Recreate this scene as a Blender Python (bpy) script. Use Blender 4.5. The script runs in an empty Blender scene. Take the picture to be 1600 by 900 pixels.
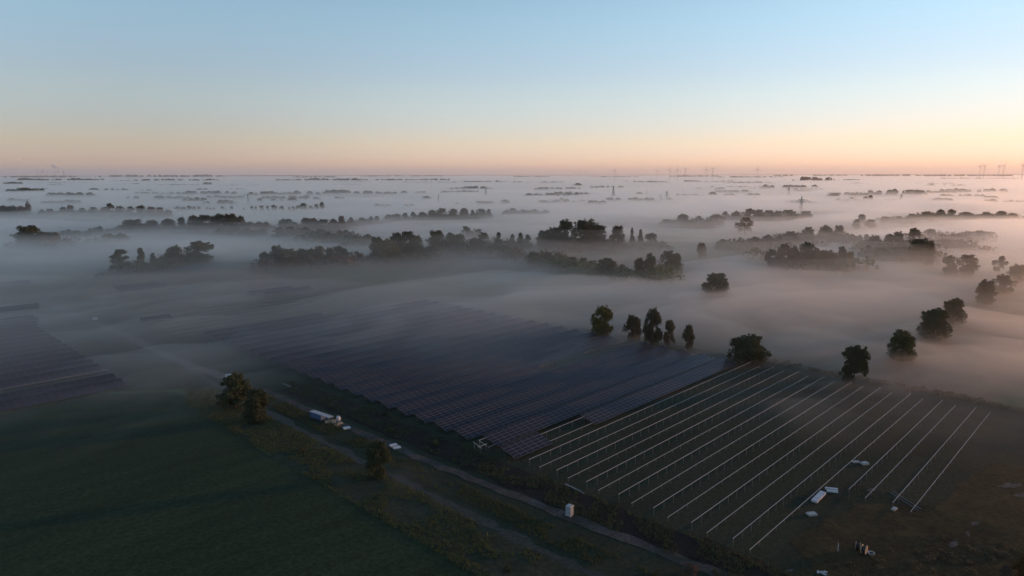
import bpy, bmesh, math, random
import numpy as np
from mathutils import Vector

scene = bpy.context.scene
COL = scene.collection
R = math.radians

# ------------------------------------------------------------------ camera
CAM_H = 70.0
FPX = 1067.0                       # focal length in pixels of a 1600 px wide picture
PITCH = math.atan(178.0 / FPX)
cam_data = bpy.data.cameras.new('camera')
cam_data.sensor_width = 36.0
cam_data.lens = 36.0 * FPX / 1600.0
cam_data.clip_start = 1.0
cam_data.clip_end = 200000.0
cam = bpy.data.objects.new('camera', cam_data)
COL.objects.link(cam)
cam.location = (0, 0, CAM_H)
cam.rotation_euler = (math.pi / 2 - PITCH, R(0.10), 0)
scene.camera = cam

# ------------------------------------------------------------------ sky and sun
SUN_EL, SUN_AZ = 5.0, 72.0          # azimuth clockwise from the view direction (+Y)
world = bpy.data.worlds.new('World')
scene.world = world
world.use_nodes = True
wn, wl = world.node_tree.nodes, world.node_tree.links
bg = wn['Background']
sky = wn.new('ShaderNodeTexSky')
sky.sky_type = 'NISHITA'
sky.sun_disc = False
sky.sun_elevation = R(SUN_EL)
sky.sun_rotation = R(SUN_AZ)
sky.altitude = 70
sky.air_density = 1.0
sky.dust_density = 0.05
sky.ozone_density = 3.0
# dawn haze tint, a function of elevation only, the same all round
tc = wn.new('ShaderNodeTexCoord')
sx = wn.new('ShaderNodeSeparateXYZ')
wl.new(tc.outputs['Generated'], sx.inputs[0])
rmp = wn.new('ShaderNodeValToRGB')
rmp.color_ramp.interpolation = 'EASE'
def ramp_set(ramp, stops):
    el = ramp.color_ramp.elements
    while len(el) > 1:
        el.remove(el[0])
    el[0].position, el[0].color = stops[0][0], (*stops[0][1], 1)
    for p, c in stops[1:]:
        e = el.new(p)
        e.color = (*c, 1)
ramp_set(rmp, [(0.0, (0.86, 0.66, 0.97)), (0.022, (0.88, 0.68, 0.97)), (0.045, (0.95, 0.69, 0.80)),
               (0.12, (1.10, 0.77, 0.73)), (0.22, (1.18, 0.89, 0.76)), (0.5, (1.20, 0.88, 0.74)), (1.0, (1.20, 0.88, 0.74))])
wl.new(sx.outputs['Z'], rmp.inputs[0])
mul = wn.new('ShaderNodeMixRGB')
mul.blend_type = 'MULTIPLY'
mul.inputs[0].default_value = 1.0
wl.new(sky.outputs[0], mul.inputs[1])
wl.new(rmp.outputs[0], mul.inputs[2])
# dawn glow: slightly dimmer away from the sun's side of the sky
vd = wn.new('ShaderNodeVectorMath'); vd.operation = 'DOT_PRODUCT'
vd.inputs[1].default_value = (math.sin(R(SUN_AZ)), math.cos(R(SUN_AZ)), 0.0)
wl.new(tc.outputs['Generated'], vd.inputs[0])
md = wn.new('ShaderNodeMath'); md.operation = 'MULTIPLY_ADD'; md.inputs[1].default_value = 0.5; md.inputs[2].default_value = 0.5
wl.new(vd.outputs['Value'], md.inputs[0])
mr = wn.new('ShaderNodeValToRGB'); mr.color_ramp.interpolation = 'EASE'
ramp_set(mr, [(0.05, (0.52,) * 3), (0.38, (0.76,) * 3), (0.62, (1.02,) * 3), (0.78, (0.99, 0.975, 0.96)), (0.97, (0.90, 0.85, 0.82))])
wl.new(md.outputs[0], mr.inputs[0])
mul2 = wn.new('ShaderNodeMixRGB'); mul2.blend_type = 'MULTIPLY'; mul2.inputs[0].default_value = 1.0
# strongest in the low band of the sky, gone higher up
ef = wn.new('ShaderNodeMapRange'); ef.interpolation_type = 'SMOOTHSTEP'
ef.inputs['From Min'].default_value = 0.0; ef.inputs['From Max'].default_value = 0.26
ef.inputs['To Min'].default_value = 1.0; ef.inputs['To Max'].default_value = 0.12
wl.new(sx.outputs['Z'], ef.inputs['Value']); wl.new(ef.outputs[0], mul2.inputs[0])
wl.new(mul.outputs[0], mul2.inputs[1]); wl.new(mr.outputs[0], mul2.inputs[2])
wl.new(mul2.outputs[0], bg.inputs[0])
bg.inputs[1].default_value = 0.15

sun_d = bpy.data.lights.new('sun', 'SUN')
sun_d.energy = 1.3
sun_d.angle = R(0.5)
sun_d.color = (1.0, 0.44, 0.16)
sun = bpy.data.objects.new('sun', sun_d)
COL.objects.link(sun)
sun.rotation_euler = (math.pi / 2 - R(SUN_EL), 0, -R(SUN_AZ) + math.pi)
sun.location = (300, 100, 200)

scene.view_settings.view_transform = 'Standard'
scene.view_settings.look = 'None'
scene.view_settings.exposure = 1.55
scene.view_settings.gamma = 1.0
scene.view_settings.use_curve_mapping = False
scene.render.engine = 'CYCLES'
cy = scene.cycles
cy.use_denoising = True
try:
    cy.denoiser = 'OPENIMAGEDENOISE'
except Exception:
    pass
cy.max_bounces = 5
cy.diffuse_bounces = 2
cy.glossy_bounces = 2
cy.transmission_bounces = 2
cy.volume_bounces = 4
cy.transparent_max_bounces = 8
cy.use_adaptive_sampling = False
cy.sample_clamp_indirect = 4.0

# ------------------------------------------------------------------ geometry helpers
DS = (0.695, 0.719)                # along the module rows
DN = (0.719, -0.695)               # across the rows, to the right and nearer

def ground_at(px, py, z=0.0):
    """where the line of sight through a point of the 1600 x 900 photograph meets height z"""
    x = (px - 800) / FPX
    y = -(py - 450) / FPX
    dy = math.cos(PITCH) + y * math.sin(PITCH)
    dz = -math.sin(PITCH) + y * math.cos(PITCH)
    t = (CAM_H - z) / -dz
    return x * t, dy * t

def SN(s, n, z=0.0):
    return (s * DS[0] + n * DN[0], s * DS[1] + n * DN[1], z)

def to_sn(x, y):
    return x * DS[0] + y * DS[1], x * DN[0] + y * DN[1]

ROW_ANG = math.atan2(DS[1], DS[0])   # heading of the rows

def tag(o, label=None, cat=None, group=None, kind=None):
    if label: o['label'] = label
    if cat: o['category'] = cat
    if group: o['group'] = group
    if kind: o['kind'] = kind
    return o

def empty(name, loc, rz=0.0):
    o = bpy.data.objects.new(name, None)
    o.empty_display_size = 0.5
    COL.objects.link(o)
    o.location = loc
    o.rotation_euler = (0, 0, rz)
    return o

def link(name, me, parent=None, loc=None, rz=None):
    o = bpy.data.objects.new(name, me)
    COL.objects.link(o)
    if parent is not None:
        o.parent = parent
    if loc is not None:
        o.location = loc
    if rz is not None:
        o.rotation_euler = (0, 0, rz)
    return o

class MB:
    """collects boxes, tubes and quads into one mesh; each face carries a material index"""
    def __init__(self):
        self.v, self.f, self.m = [], [], []
    def quad(self, a, b, c, d, mi=0):
        k = len(self.v)
        self.v += [a, b, c, d]
        self.f.append((k, k + 1, k + 2, k + 3)); self.m.append(mi)
    def box(self, x0, x1, y0, y1, z0, z1, mi=0, tf=None):
        k = len(self.v)
        p = [(x, y, z) for z in (z0, z1) for y in (y0, y1) for x in (x0, x1)]
        if tf: p = [tf(q) for q in p]
        self.v += p
        for f in ((0, 2, 3, 1), (4, 5, 7, 6), (0, 1, 5, 4), (1, 3, 7, 5), (3, 2, 6, 7), (2, 0, 4, 6)):
            self.f.append(tuple(k + i for i in f)); self.m.append(mi)
    def bar(self, a, b, w, h=None, mi=0):
        h = h or w
        a, b = Vector(a), Vector(b)
        d = (b - a).normalized()
        up = Vector((0, 0, 1)) if abs(d.z) < 0.95 else Vector((0, 1, 0))
        sd = d.cross(up).normalized() * w / 2
        u2 = sd.cross(d).normalized() * h / 2
        k = len(self.v)
        for e in (a, b):
            for q in (-sd - u2, sd - u2, sd + u2, -sd + u2):
                self.v.append(tuple(e + q))
        for f in ((0, 3, 2, 1), (4, 5, 6, 7), (0, 1, 5, 4), (1, 2, 6, 5), (2, 3, 7, 6), (3, 0, 4, 7)):
            self.f.append(tuple(k + i for i in f)); self.m.append(mi)
    def tube(self, a, b, ra, rb, n=8, mi=0):
        a, b = Vector(a), Vector(b)
        d = (b - a).normalized()
        up = Vector((0, 0, 1)) if abs(d.z) < 0.9 else Vector((1, 0, 0))
        e1 = d.cross(up).normalized(); e2 = d.cross(e1).normalized()
        k = len(self.v)
        for e, r in ((a, ra), (b, rb)):
            for i in range(n):
                t = 2 * math.pi * i / n
                self.v.append(tuple(e + e1 * r * math.cos(t) + e2 * r * math.sin(t)))
        for i in range(n):
            j = (i + 1) % n
            self.f.append((k + i, k + j, k + n + j, k + n + i)); self.m.append(mi)
        self.f.append(tuple(k + i for i in reversed(range(n)))); self.m.append(mi)
        self.f.append(tuple(k + n + i for i in range(n))); self.m.append(mi)
    def mesh(self, name, mats):
        me = bpy.data.meshes.new(name)
        me.from_pydata(self.v, [], self.f)
        for m in (mats if isinstance(mats, (list, tuple)) else [mats]):
            me.materials.append(m)
        me.polygons.foreach_set('material_index', self.m)
        me.update()
        return me
    def build(self, name, mats, parent=None, loc=None, rz=None):
        return link(name, self.mesh(name, mats), parent, loc, rz)

def mesh_np(name, V, F, mat, smooth=False):
    """V (n,3), F (m,k) arrays"""
    me = bpy.data.meshes.new(name)
    V = np.asarray(V, dtype=np.float32); F = np.asarray(F, dtype=np.int32)
    k = F.shape[1]
    me.vertices.add(len(V)); me.vertices.foreach_set('co', V.ravel())
    me.loops.add(F.size); me.loops.foreach_set('vertex_index', F.ravel())
    me.polygons.add(len(F))
    me.polygons.foreach_set('loop_start', np.arange(0, F.size, k, dtype=np.int32))
    me.polygons.foreach_set('loop_total', np.full(len(F), k, dtype=np.int32))
    me.polygons.foreach_set('use_smooth', np.full(len(F), bool(smooth)))
    me.update(calc_edges=True)
    if mat: me.materials.append(mat)
    return me

_perm = np.random.RandomState(11).rand(512, 512)
def vnoise(x, y):
    xi = np.floor(x).astype(int); yi = np.floor(y).astype(int)
    fx = x - xi; fy = y - yi
    fx = fx * fx * (3 - 2 * fx); fy = fy * fy * (3 - 2 * fy)
    a = _perm[xi % 512, yi % 512]; b = _perm[(xi + 1) % 512, yi % 512]
    c = _perm[xi % 512, (yi + 1) % 512]; d = _perm[(xi + 1) % 512, (yi + 1) % 512]
    return (a * (1 - fx) + b * fx) * (1 - fy) + (c * (1 - fx) + d * fx) * fy
def fbm(x, y, o=4):
    t = 0; a = 1; tot = 0
    for i in range(o):
        t = t + a * vnoise(x + 37.3 * i, y + 91.7 * i); tot += a
        a *= 0.5; x = x * 2.03; y = y * 2.03
    return t / tot

# ------------------------------------------------------------------ materials
def new_mat(name):
    m = bpy.data.materials.new(name)
    m.use_nodes = True
    nt = m.node_tree
    return m, nt.nodes, nt.links, nt.nodes['Principled BSDF']

def mat_plain(name, col, rough=0.7, metal=0.0, vary=0.15, scale=3.0, spec=0.3):
    m, N, L, b = new_mat(name)
    t = N.new('ShaderNodeTexCoord')
    nz = N.new('ShaderNodeTexNoise'); nz.inputs['Scale'].default_value = scale; nz.inputs['Detail'].default_value = 4
    L.new(t.outputs['Object'], nz.inputs['Vector'])
    r = N.new('ShaderNodeValToRGB')
    ramp_set(r, [(0.3, tuple(c * (1 - vary) for c in col)), (0.7, tuple(min(1, c * (1 + vary)) for c in col))])
    L.new(nz.outputs['Fac'], r.inputs[0]); L.new(r.outputs[0], b.inputs['Base Color'])
    b.inputs['Roughness'].default_value = rough
    b.inputs['Metallic'].default_value = metal
    b.inputs['Specular IOR Level'].default_value = spec
    return m

def mat_ground(name, cols, scale, stretch=1.0, rough=0.95, fine=1.2, ang=0.0, tram=0.0):
    """soil or turf: broad mottling along the rows, plus a fine grain"""
    m, N, L, b = new_mat(name)
    t = N.new('ShaderNodeTexCoord')
    mp = N.new('ShaderNodeMapping'); mp.inputs['Rotation'].default_value = (0, 0, -(ROW_ANG + ang))
    L.new(t.outputs['Object'], mp.inputs['Vector'])
    mp2 = N.new('ShaderNodeMapping'); mp2.inputs['Scale'].default_value = (scale / stretch, scale, scale)
    L.new(mp.outputs[0], mp2.inputs['Vector'])
    n1 = N.new('ShaderNodeTexNoise'); n1.inputs['Scale'].default_value = 1.0; n1.inputs['Detail'].default_value = 6; n1.inputs['Roughness'].default_value = 0.62
    L.new(mp2.outputs[0], n1.inputs['Vector'])
    r = N.new('ShaderNodeValToRGB')
    k = len(cols)
    ramp_set(r, [(0.28 + 0.44 * i / (k - 1), c) for i, c in enumerate(cols)])
    L.new(n1.outputs['Fac'], r.inputs[0])
    n2 = N.new('ShaderNodeTexNoise'); n2.inputs['Scale'].default_value = fine; n2.inputs['Detail'].default_value = 5; n2.inputs['Roughness'].default_value = 0.75
    L.new(mp.outputs[0], n2.inputs['Vector'])
    r2 = N.new('ShaderNodeValToRGB'); ramp_set(r2, [(0.3, (0.45, 0.45, 0.45)), (0.72, (1.6, 1.6, 1.6))])
    L.new(n2.outputs['Fac'], r2.inputs[0])
    mx = N.new('ShaderNodeMixRGB'); mx.blend_type = 'MULTIPLY'; mx.inputs[0].default_value = 1.0
    L.new(r.outputs[0], mx.inputs[1]); L.new(r2.outputs[0], mx.inputs[2])
    L.new(mx.outputs[0], b.inputs['Base Color'])
    bp = N.new('ShaderNodeBump'); bp.inputs['Strength'].default_value = 0.6; bp.inputs['Distance'].default_value = 0.4
    L.new(n2.outputs['Fac'], bp.inputs['Height']); L.new(bp.outputs[0], b.inputs['Normal'])
    if tram:
        mp3 = N.new('ShaderNodeMapping'); mp3.inputs['Rotation'].default_value = (0, 0, R(9))
        L.new(mp.outputs[0], mp3.inputs['Vector'])
        wv = N.new('ShaderNodeTexWave'); wv.bands_direction = 'Y'; wv.inputs['Scale'].default_value = tram; wv.inputs['Distortion'].default_value = 3.5
        wv.inputs['Detail'].default_value = 2; wv.inputs['Detail Scale'].default_value = 0.6
        L.new(mp3.outputs[0], wv.inputs['Vector'])
        r3 = N.new('ShaderNodeValToRGB'); ramp_set(r3, [(0.0, (0.90, 0.90, 0.90)), (0.3, (1, 1, 1)), (0.75, (1, 1, 1)), (1.0, (1.08, 1.07, 1.07))])
        L.new(wv.outputs['Fac'], r3.inputs[0])
        mx2 = N.new('ShaderNodeMixRGB'); mx2.blend_type = 'MULTIPLY'; mx2.inputs[0].default_value = 1.0
        L.new(mx.outputs[0], mx2.inputs[1]); L.new(r3.outputs[0], mx2.inputs[2]); L.new(mx2.outputs[0], b.inputs['Base Color'])
    b.inputs['Roughness'].default_value = rough
    b.inputs['Specular IOR Level'].default_value = 0.12
    return m

def mat_fields(name):
    """far farmland: a patchwork of fields and hedge-bounded parcels"""
    m, N, L, b = new_mat(name)
    t = N.new('ShaderNodeTexCoord')
    mp = N.new('ShaderNodeMapping'); mp.inputs['Rotation'].default_value = (0, 0, -ROW_ANG); mp.inputs['Scale'].default_value = (1 / 260, 1 / 150, 1)
    L.new(t.outputs['Object'], mp.inputs['Vector'])
    vo = N.new('ShaderNodeTexVoronoi'); vo.inputs['Scale'].default_value = 1.0; vo.inputs['Randomness'].default_value = 0.85
    L.new(mp.outputs[0], vo.inputs['Vector'])
    r = N.new('ShaderNodeValToRGB'); r.color_ramp.interpolation = 'CONSTANT'
    ramp_set(r, [(0.0, (0.035, 0.05, 0.022)), (0.3, (0.055, 0.075, 0.03)), (0.52, (0.06, 0.055, 0.035)), (0.68, (0.03, 0.042, 0.02)), (0.85, (0.075, 0.07, 0.045))])
    sc = N.new('ShaderNodeSeparateColor'); L.new(vo.outputs['Color'], sc.inputs[0]); L.new(sc.outputs[0], r.inputs[0])
    n2 = N.new('ShaderNodeTexNoise'); n2.inputs['Scale'].default_value = 0.06; n2.inputs['Detail'].default_value = 8; n2.inputs['Roughness'].default_value = 0.7
    L.new(t.outputs['Object'], n2.inputs['Vector'])
    r2 = N.new('ShaderNodeValToRGB'); ramp_set(r2, [(0.3, (0.6, 0.6, 0.6)), (0.7, (1.35, 1.35, 1.35))])
    L.new(n2.outputs['Fac'], r2.inputs[0])
    mx = N.new('ShaderNodeMixRGB'); mx.blend_type = 'MULTIPLY'; mx.inputs[0].default_value = 1.0
    L.new(r.outputs[0], mx.inputs[1]); L.new(r2.outputs[0], mx.inputs[2])
    L.new(mx.outputs[0], b.inputs['Base Color'])
    b.inputs['Roughness'].default_value = 0.95
    b.inputs['Specular IOR Level'].default_value = 0.1
    return m

def mat_leaf(name, c0, c1, transl=0.25):
    m, N, L, b = new_mat(name)
    oi = N.new('ShaderNodeObjectInfo')
    t = N.new('ShaderNodeTexCoord')
    nz = N.new('ShaderNodeTexNoise'); nz.inputs['Scale'].default_value = 5.0; nz.inputs['Detail'].default_value = 3
    L.new(t.outputs['Object'], nz.inputs['Vector'])
    ad = N.new('ShaderNodeMath'); ad.operation = 'MULTIPLY_ADD'; ad.inputs[1].default_value = 0.45; 
    L.new(oi.outputs['Random'], ad.inputs[0]); L.new(nz.outputs['Fac'], ad.inputs[2])
    r = N.new('ShaderNodeValToRGB'); ramp_set(r, [(0.45, c0), (1.0, c1)])
    L.new(ad.outputs[0], r.inputs[0])
    L.new(r.outputs[0], b.inputs['Base Color'])
    b.inputs['Roughness'].default_value = 0.8
    b.inputs['Specular IOR Level'].default_value = 0.15
    tr = N.new('ShaderNodeBsdfTranslucent'); L.new(r.outputs[0], tr.inputs['Color'])
    ms = N.new('ShaderNodeMixShader'); ms.inputs[0].default_value = transl
    out = N['Material Output']
    L.new(b.outputs[0], ms.inputs[1]); L.new(tr.outputs[0], ms.inputs[2]); L.new(ms.outputs[0], out.inputs['Surface'])
    return m

def mat_volume(name, density, aniso=0.0, col=(1, 1, 1)):
    m = bpy.data.materials.new(name)
    m.use_nodes = True
    N, L = m.node_tree.nodes, m.node_tree.links
    for n in list(N):
        if n.type == 'BSDF_PRINCIPLED': N.remove(n)
    v = N.new('ShaderNodeVolumePrincipled')
    v.inputs['Color'].default_value = (*col, 1)
    v.inputs['Density'].default_value = density
    v.inputs['Anisotropy'].default_value = aniso
    L.new(v.outputs[0], N['Material Output'].inputs['Volume'])
    try:
        m.cycles.homogeneous_volume = True
    except Exception:
        pass
    return m

M = {}
M['fields'] = mat_fields('far_fields')
M['meadow'] = mat_ground('meadow_turf', [(0.013, 0.0216, 0.0106), (0.0196, 0.0337, 0.0151), (0.0274, 0.0416, 0.0196)], 1 / 18, 4.0, fine=0.9, tram=0.045)
M['site'] = mat_ground('site_turf', [(0.0107, 0.0178, 0.011), (0.0179, 0.0277, 0.016), (0.0247, 0.031, 0.0208)], 1 / 14, 2.5, fine=1.1)
M['soil'] = mat_ground('dark_soil', [(0.0076, 0.0076, 0.0071), (0.0119, 0.0117, 0.0104), (0.0174, 0.0169, 0.0143)], 1 / 5, 1.0, fine=0.8)
M['verge'] = mat_ground('verge_grass', [(0.0146, 0.0218, 0.0132), (0.0263, 0.0335, 0.0198), (0.0402, 0.0418, 0.0282)], 1 / 7, 1.0, fine=0.8)
M['track'] = mat_ground('gravel_track', [(0.0295, 0.028, 0.0253), (0.0517, 0.0484, 0.0444), (0.0812, 0.0756, 0.0697)], 1 / 6, 1.0, fine=1.5)
M['lane'] = mat_ground('wet_lane', [(0.017, 0.021, 0.017), (0.024, 0.028, 0.024), (0.031, 0.034, 0.031)], 1 / 8, 1.0, rough=0.6, fine=1.0)
M['rough'] = mat_ground('rough_brown_grass', [(0.0192, 0.0158, 0.0071), (0.0346, 0.0275, 0.0117), (0.0544, 0.04, 0.0169)], 1 / 9, 1.0, fine=0.7)
M['sand'] = mat_ground('pale_sand', [(0.05, 0.046, 0.042), (0.09, 0.083, 0.076), (0.13, 0.12, 0.11)], 1 / 3, 1.0, fine=1.5)
M['steel'] = mat_plain('galvanised_steel', (0.25, 0.28, 0.31), 0.55, 0.1, 0.12, 4.0, 0.5)
M['post'] = mat_plain('post_steel', (0.11, 0.115, 0.12), 0.6, 0.1, 0.12, 4.0, 0.5)
M['alu'] = mat_plain('aluminium_frame', (0.13, 0.13, 0.135), 0.5, 0.2, 0.1, 4.0, 0.5)
M['white'] = mat_plain('white_plastic', (0.44, 0.45, 0.47), 0.5, 0.0, 0.08, 2.0)
M['offwhite'] = mat_plain('dirty_white', (0.33, 0.33, 0.33), 0.7, 0.0, 0.2, 2.0)
M['grey'] = mat_plain('grey_plastic', (0.30, 0.31, 0.32), 0.5, 0.0, 0.1, 2.0)
M['dark'] = mat_plain('dark_plastic', (0.03, 0.03, 0.035), 0.5, 0.0, 0.1, 2.0)
M['blue'] = mat_plain('blue_sheet', (0.07, 0.12, 0.22), 0.55, 0.0, 0.2, 1.0)
M['wood'] = mat_plain('pale_timber', (0.36, 0.28, 0.19), 0.8, 0.0, 0.3, 3.0)
M['cable'] = mat_plain('black_cable', (0.025, 0.025, 0.028), 0.6, 0.0, 0.2, 6.0)
M['bark'] = mat_plain('bark', (0.045, 0.036, 0.028), 0.9, 0.0, 0.35, 8.0)
M['birchbark'] = mat_plain('birch_bark', (0.12, 0.11, 0.10), 0.85, 0.0, 0.5, 8.0)
M['turbine'] = mat_plain('turbine_paint', (0.48, 0.48, 0.49), 0.5, 0.0, 0.03, 0.01)
M['pylon'] = mat_plain('pylon_steel', (0.26, 0.26, 0.27), 0.6, 0.3, 0.1, 0.3)
M['roof'] = mat_plain('barn_roof', (0.62, 0.63, 0.65), 0.4, 0.0, 0.05, 0.1)
M['brick'] = mat_plain('brickwork', (0.22, 0.13, 0.10), 0.9, 0.0, 0.2, 0.3)
def mat_glass():
    m, N, L, b = new_mat('module_glass')
    t = N.new('ShaderNodeTexCoord')
    mp = N.new('ShaderNodeMapping'); mp.inputs['Scale'].default_value = (0.3, 0.3, 0.3)
    L.new(t.outputs['Object'], mp.inputs[0])
    nz = N.new('ShaderNodeTexNoise'); nz.inputs['Scale'].default_value = 1.0; nz.inputs['Detail'].default_value = 3
    L.new(mp.outputs[0], nz.inputs['Vector'])
    r = N.new('ShaderNodeValToRGB'); ramp_set(r, [(0.3, (0.015, 0.0145, 0.021)), (0.7, (0.025, 0.024, 0.033))])
    L.new(nz.outputs['Fac'], r.inputs[0]); L.new(r.outputs[0], b.inputs['Base Color'])
    rr = N.new('ShaderNodeMapRange'); rr.inputs['To Min'].default_value = 0.22; rr.inputs['To Max'].default_value = 0.42
    L.new(nz.outputs['Fac'], rr.inputs['Value']); L.new(rr.outputs[0], b.inputs['Roughness'])
    b.inputs['IOR'].default_value = 1.25
    b.inputs['Specular IOR Level'].default_value = 0.2
    return m
M['glass'] = mat_glass()
LEAF = {
    'green': mat_leaf('leaf_green', (0.0578, 0.072, 0.0307), (0.1062, 0.1204, 0.0484)),
    'dark': mat_leaf('leaf_dark', (0.0413, 0.0543, 0.0307), (0.0755, 0.0885, 0.0448)),
    'olive': mat_leaf('leaf_olive', (0.085, 0.085, 0.0271), (0.1628, 0.1369, 0.0448)),
    'brown': mat_leaf('leaf_brown', (0.072, 0.0684, 0.0413), (0.1227, 0.1027, 0.0614)),
    'orange': mat_leaf('leaf_orange', (0.085, 0.055, 0.018), (0.15, 0.080, 0.026)),
    'rust': mat_leaf('leaf_rust', (0.092, 0.0696, 0.0531), (0.144, 0.0991, 0.072)),
}

# ------------------------------------------------------------------ ground
def strip(name, pts, width, mat, z, wob=0.3, seed=0, taper=None):
    """a ribbon along a polyline in row coordinates (s, n)"""
    rnd = random.Random(seed)
    P = [Vector((p[0], p[1])) for p in pts]
    dense = []
    for a, b in zip(P[:-1], P[1:]):
        k = max(1, int((b - a).length / 3.0))
        dense += [a.lerp(b, i / k) for i in range(k)]
    dense.append(P[-1])
    V, F = [], []
    for i, p in enumerate(dense):
        d = (dense[min(i + 1, len(dense) - 1)] - dense[max(i - 1, 0)]).normalized()
        q = Vector((-d.y, d.x))
        w0 = width / 2 + rnd.uniform(-wob, wob); w1 = width / 2 + rnd.uniform(-wob, wob)
        V += [SN(*(p + q * w0), z), SN(*(p - q * w1), z)]
    F = [(2 * i, 2 * i + 1, 2 * i + 3, 2 * i + 2) for i in range(len(dense) - 1)]
    me = bpy.data.meshes.new(name); me.from_pydata(V, [], F); me.materials.append(mat); me.update()
    return tag(link(name, me), kind='structure')

def patch(name, poly, mat, z, wob=0.5, seed=0, sn=True, step=4.0):
    """a flat area with an uneven edge"""
    rnd = random.Random(seed)
    out = []
    n = len(poly)
    for i in range(n):
        a, b = Vector(poly[i]), Vector(poly[(i + 1) % n])
        k = max(1, int((b - a).length / step))
        for j in range(k):
            p = a.lerp(b, j / k)
            p += Vector((rnd.uniform(-wob, wob), rnd.uniform(-wob, wob)))
            out.append(SN(p.x, p.y, z) if sn else (p.x, p.y, z))
    bm = bmesh.new()
    vs = [bm.verts.new(p) for p in out]
    f = bm.faces.new(vs)
    bm.normal_update()
    bmesh.ops.triangulate(bm, faces=bm.faces[:])
    bm.normal_update()
    for f in bm.faces:
        if f.normal.z < 0: f.normal_flip()
    me = bpy.data.meshes.new(name); bm.to_mesh(me); bm.free()
    me.materials.append(mat)
    return tag(link(name, me), kind='structure')

gs = 90000.0
xs_ = sorted([s_ * v for v in (150, 300, 450, 600, 900, 1500, 2500, 4000, 7000, 12000, 22000, 45000, gs) for s_ in (-1, 1)] + [0])
V = [(x_, y_, 0) for y_ in xs_ for x_ in xs_]
nn_ = len(xs_)
F = [(j * nn_ + i, j * nn_ + i + 1, (j + 1) * nn_ + i + 1, (j + 1) * nn_ + i) for j in range(nn_ - 1) for i in range(nn_ - 1)]
tag(link('ground', mesh_np('ground', V, F, M['fields'])), kind='structure')
patch('meadow', [(-260, 60), (80, 60), (76, -90), (75, -160), (78, -228), (60, -242), (-40, -246), (-260, -250)], M['meadow'], 0.06, 0.6, 1)
patch('solar_site', [(76, 60), (246, 60), (247, -30), (246, -110), (244, -200), (242, -320), (238, -420), (225, -580), (150, -582), (105, -500), (70, -520), (-120, -540), (-120, -250), (62, -245), (80, -230), (77, -160), (77, -90)], M['site'], 0.08, 0.5, 2)
# verge, wet lane, rough grass, dark soil and the gravel track, side by side along the rows
strip('verge', [(84, 40), (83, -60), (81.5, -140), (82, -215)], 13, M['verge'], 0.10, 0.9, 3)
strip('wet_lane', [(91, 30), (89.5, -60), (89, -120), (89, -175), (90, -225), (91, -260)], 2.2, M['lane'], 0.12, 0.8, 4)
strip('soil_strip', [(110, 30), (109.5, -60), (108, -110), (107.5, -160), (106.5, -205)], 9, M['soil'], 0.11, 0.9, 5)
TRACK = [(106.5, -20), (104.9, -53), (103.6, -70), (101.6, -98), (100.2, -120), (99.4, -150), (98.6, -172), (98.6, -202), (95.6, -232), (92.8, -270), (92.3, -292), (92.6, -324), (90.5, -370), (88.5, -420), (87.5, -450), (97, -470), (111, -490), (128, -520), (148, -577), (150, -620)]
strip('access_track', TRACK[:9], 2.7, M['track'], 0.14, 0.5, 6)
strip('lightened_far_track', TRACK[8:], 4.2, M['sand'], 0.15, 0.5, 8)  # same gravel carried on, lightened with the sand colour to show through fog
patch('rough_ground', [(114, 20), (112, -34), (126, -46), (150, -42), (158, -30), (196, -26), (205, 20)], M['rough'], 0.13, 1.2, 7)
for i, (px, py, w, d, ang) in enumerate([(1578, 761, 7.0, 2.2, 0.2), (1596, 776, 4.0, 1.6, 0.1), (1522, 820, 3.2, 1.1, 0.5), (1511, 836, 3.0, 0.7, 1.0), (1488, 852, 3.6, 1.6, 0.6), (1232, 893, 2.2, 0.9, 0.2), (1360, 768, 3.0, 1.4, 0.6), (1240, 628, 2.5, 1.0, 0.4)]):
    gx, gy = ground_at(px, py)
    rnd = random.Random(40 + i)
    poly = []
    for k in range(18):
        t = 2 * math.pi * k / 18
        rr = rnd.uniform(0.6, 1.15)
        a, b = w / 2 * rr * math.cos(t), d / 2 * rr * math.sin(t)
        poly.append((gx + a * math.cos(ang) - b * math.sin(ang), gy + a * math.sin(ang) + b * math.cos(ang)))
    patch('sand_patch', poly, M['sand'], 0.16, 0.05, i, sn=False, step=2.0)

# ------------------------------------------------------------------ solar field
PITCHN = 8.74
N0 = -112.7
TILT = R(15)
MODL, MODW = 2.28, 1.134            # landscape module
STEP_S, STEP_T = MODL + 0.03, MODW + 0.03
ROWS_T = 5
DEPTH = ROWS_T * STEP_T
LOWZ = 0.75
ORD = ['first', 'second', 'third', 'fourth', 'fifth', 'sixth', 'seventh', 'eighth', 'ninth', 'tenth', 'eleventh', 'twelfth',
       'thirteenth', 'fourteenth', 'fifteenth', 'sixteenth', 'seventeenth', 'eighteenth', 'nineteenth', 'twentieth']
def ordinal(i):
    if i < 20: return ORD[i]
    tens = {2: 'twenty', 3: 'thirty', 4: 'forty'}[(i + 1) // 10]
    u = (i + 1) % 10
    return ({2: 'twentieth', 3: 'thirtieth', 4: 'fortieth'}[(i + 1) // 10]) if u == 0 else tens + '-' + ORD[u - 1]

def slope_pt(t, off=0.0):
    """local (across, z) of a point t metres up the slope from the low edge; low edge on the +n side"""
    return (DEPTH * math.cos(TILT) / 2 - t * math.cos(TILT) - off * -math.sin(TILT) * 0, LOWZ + t * math.sin(TILT) + off)

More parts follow.
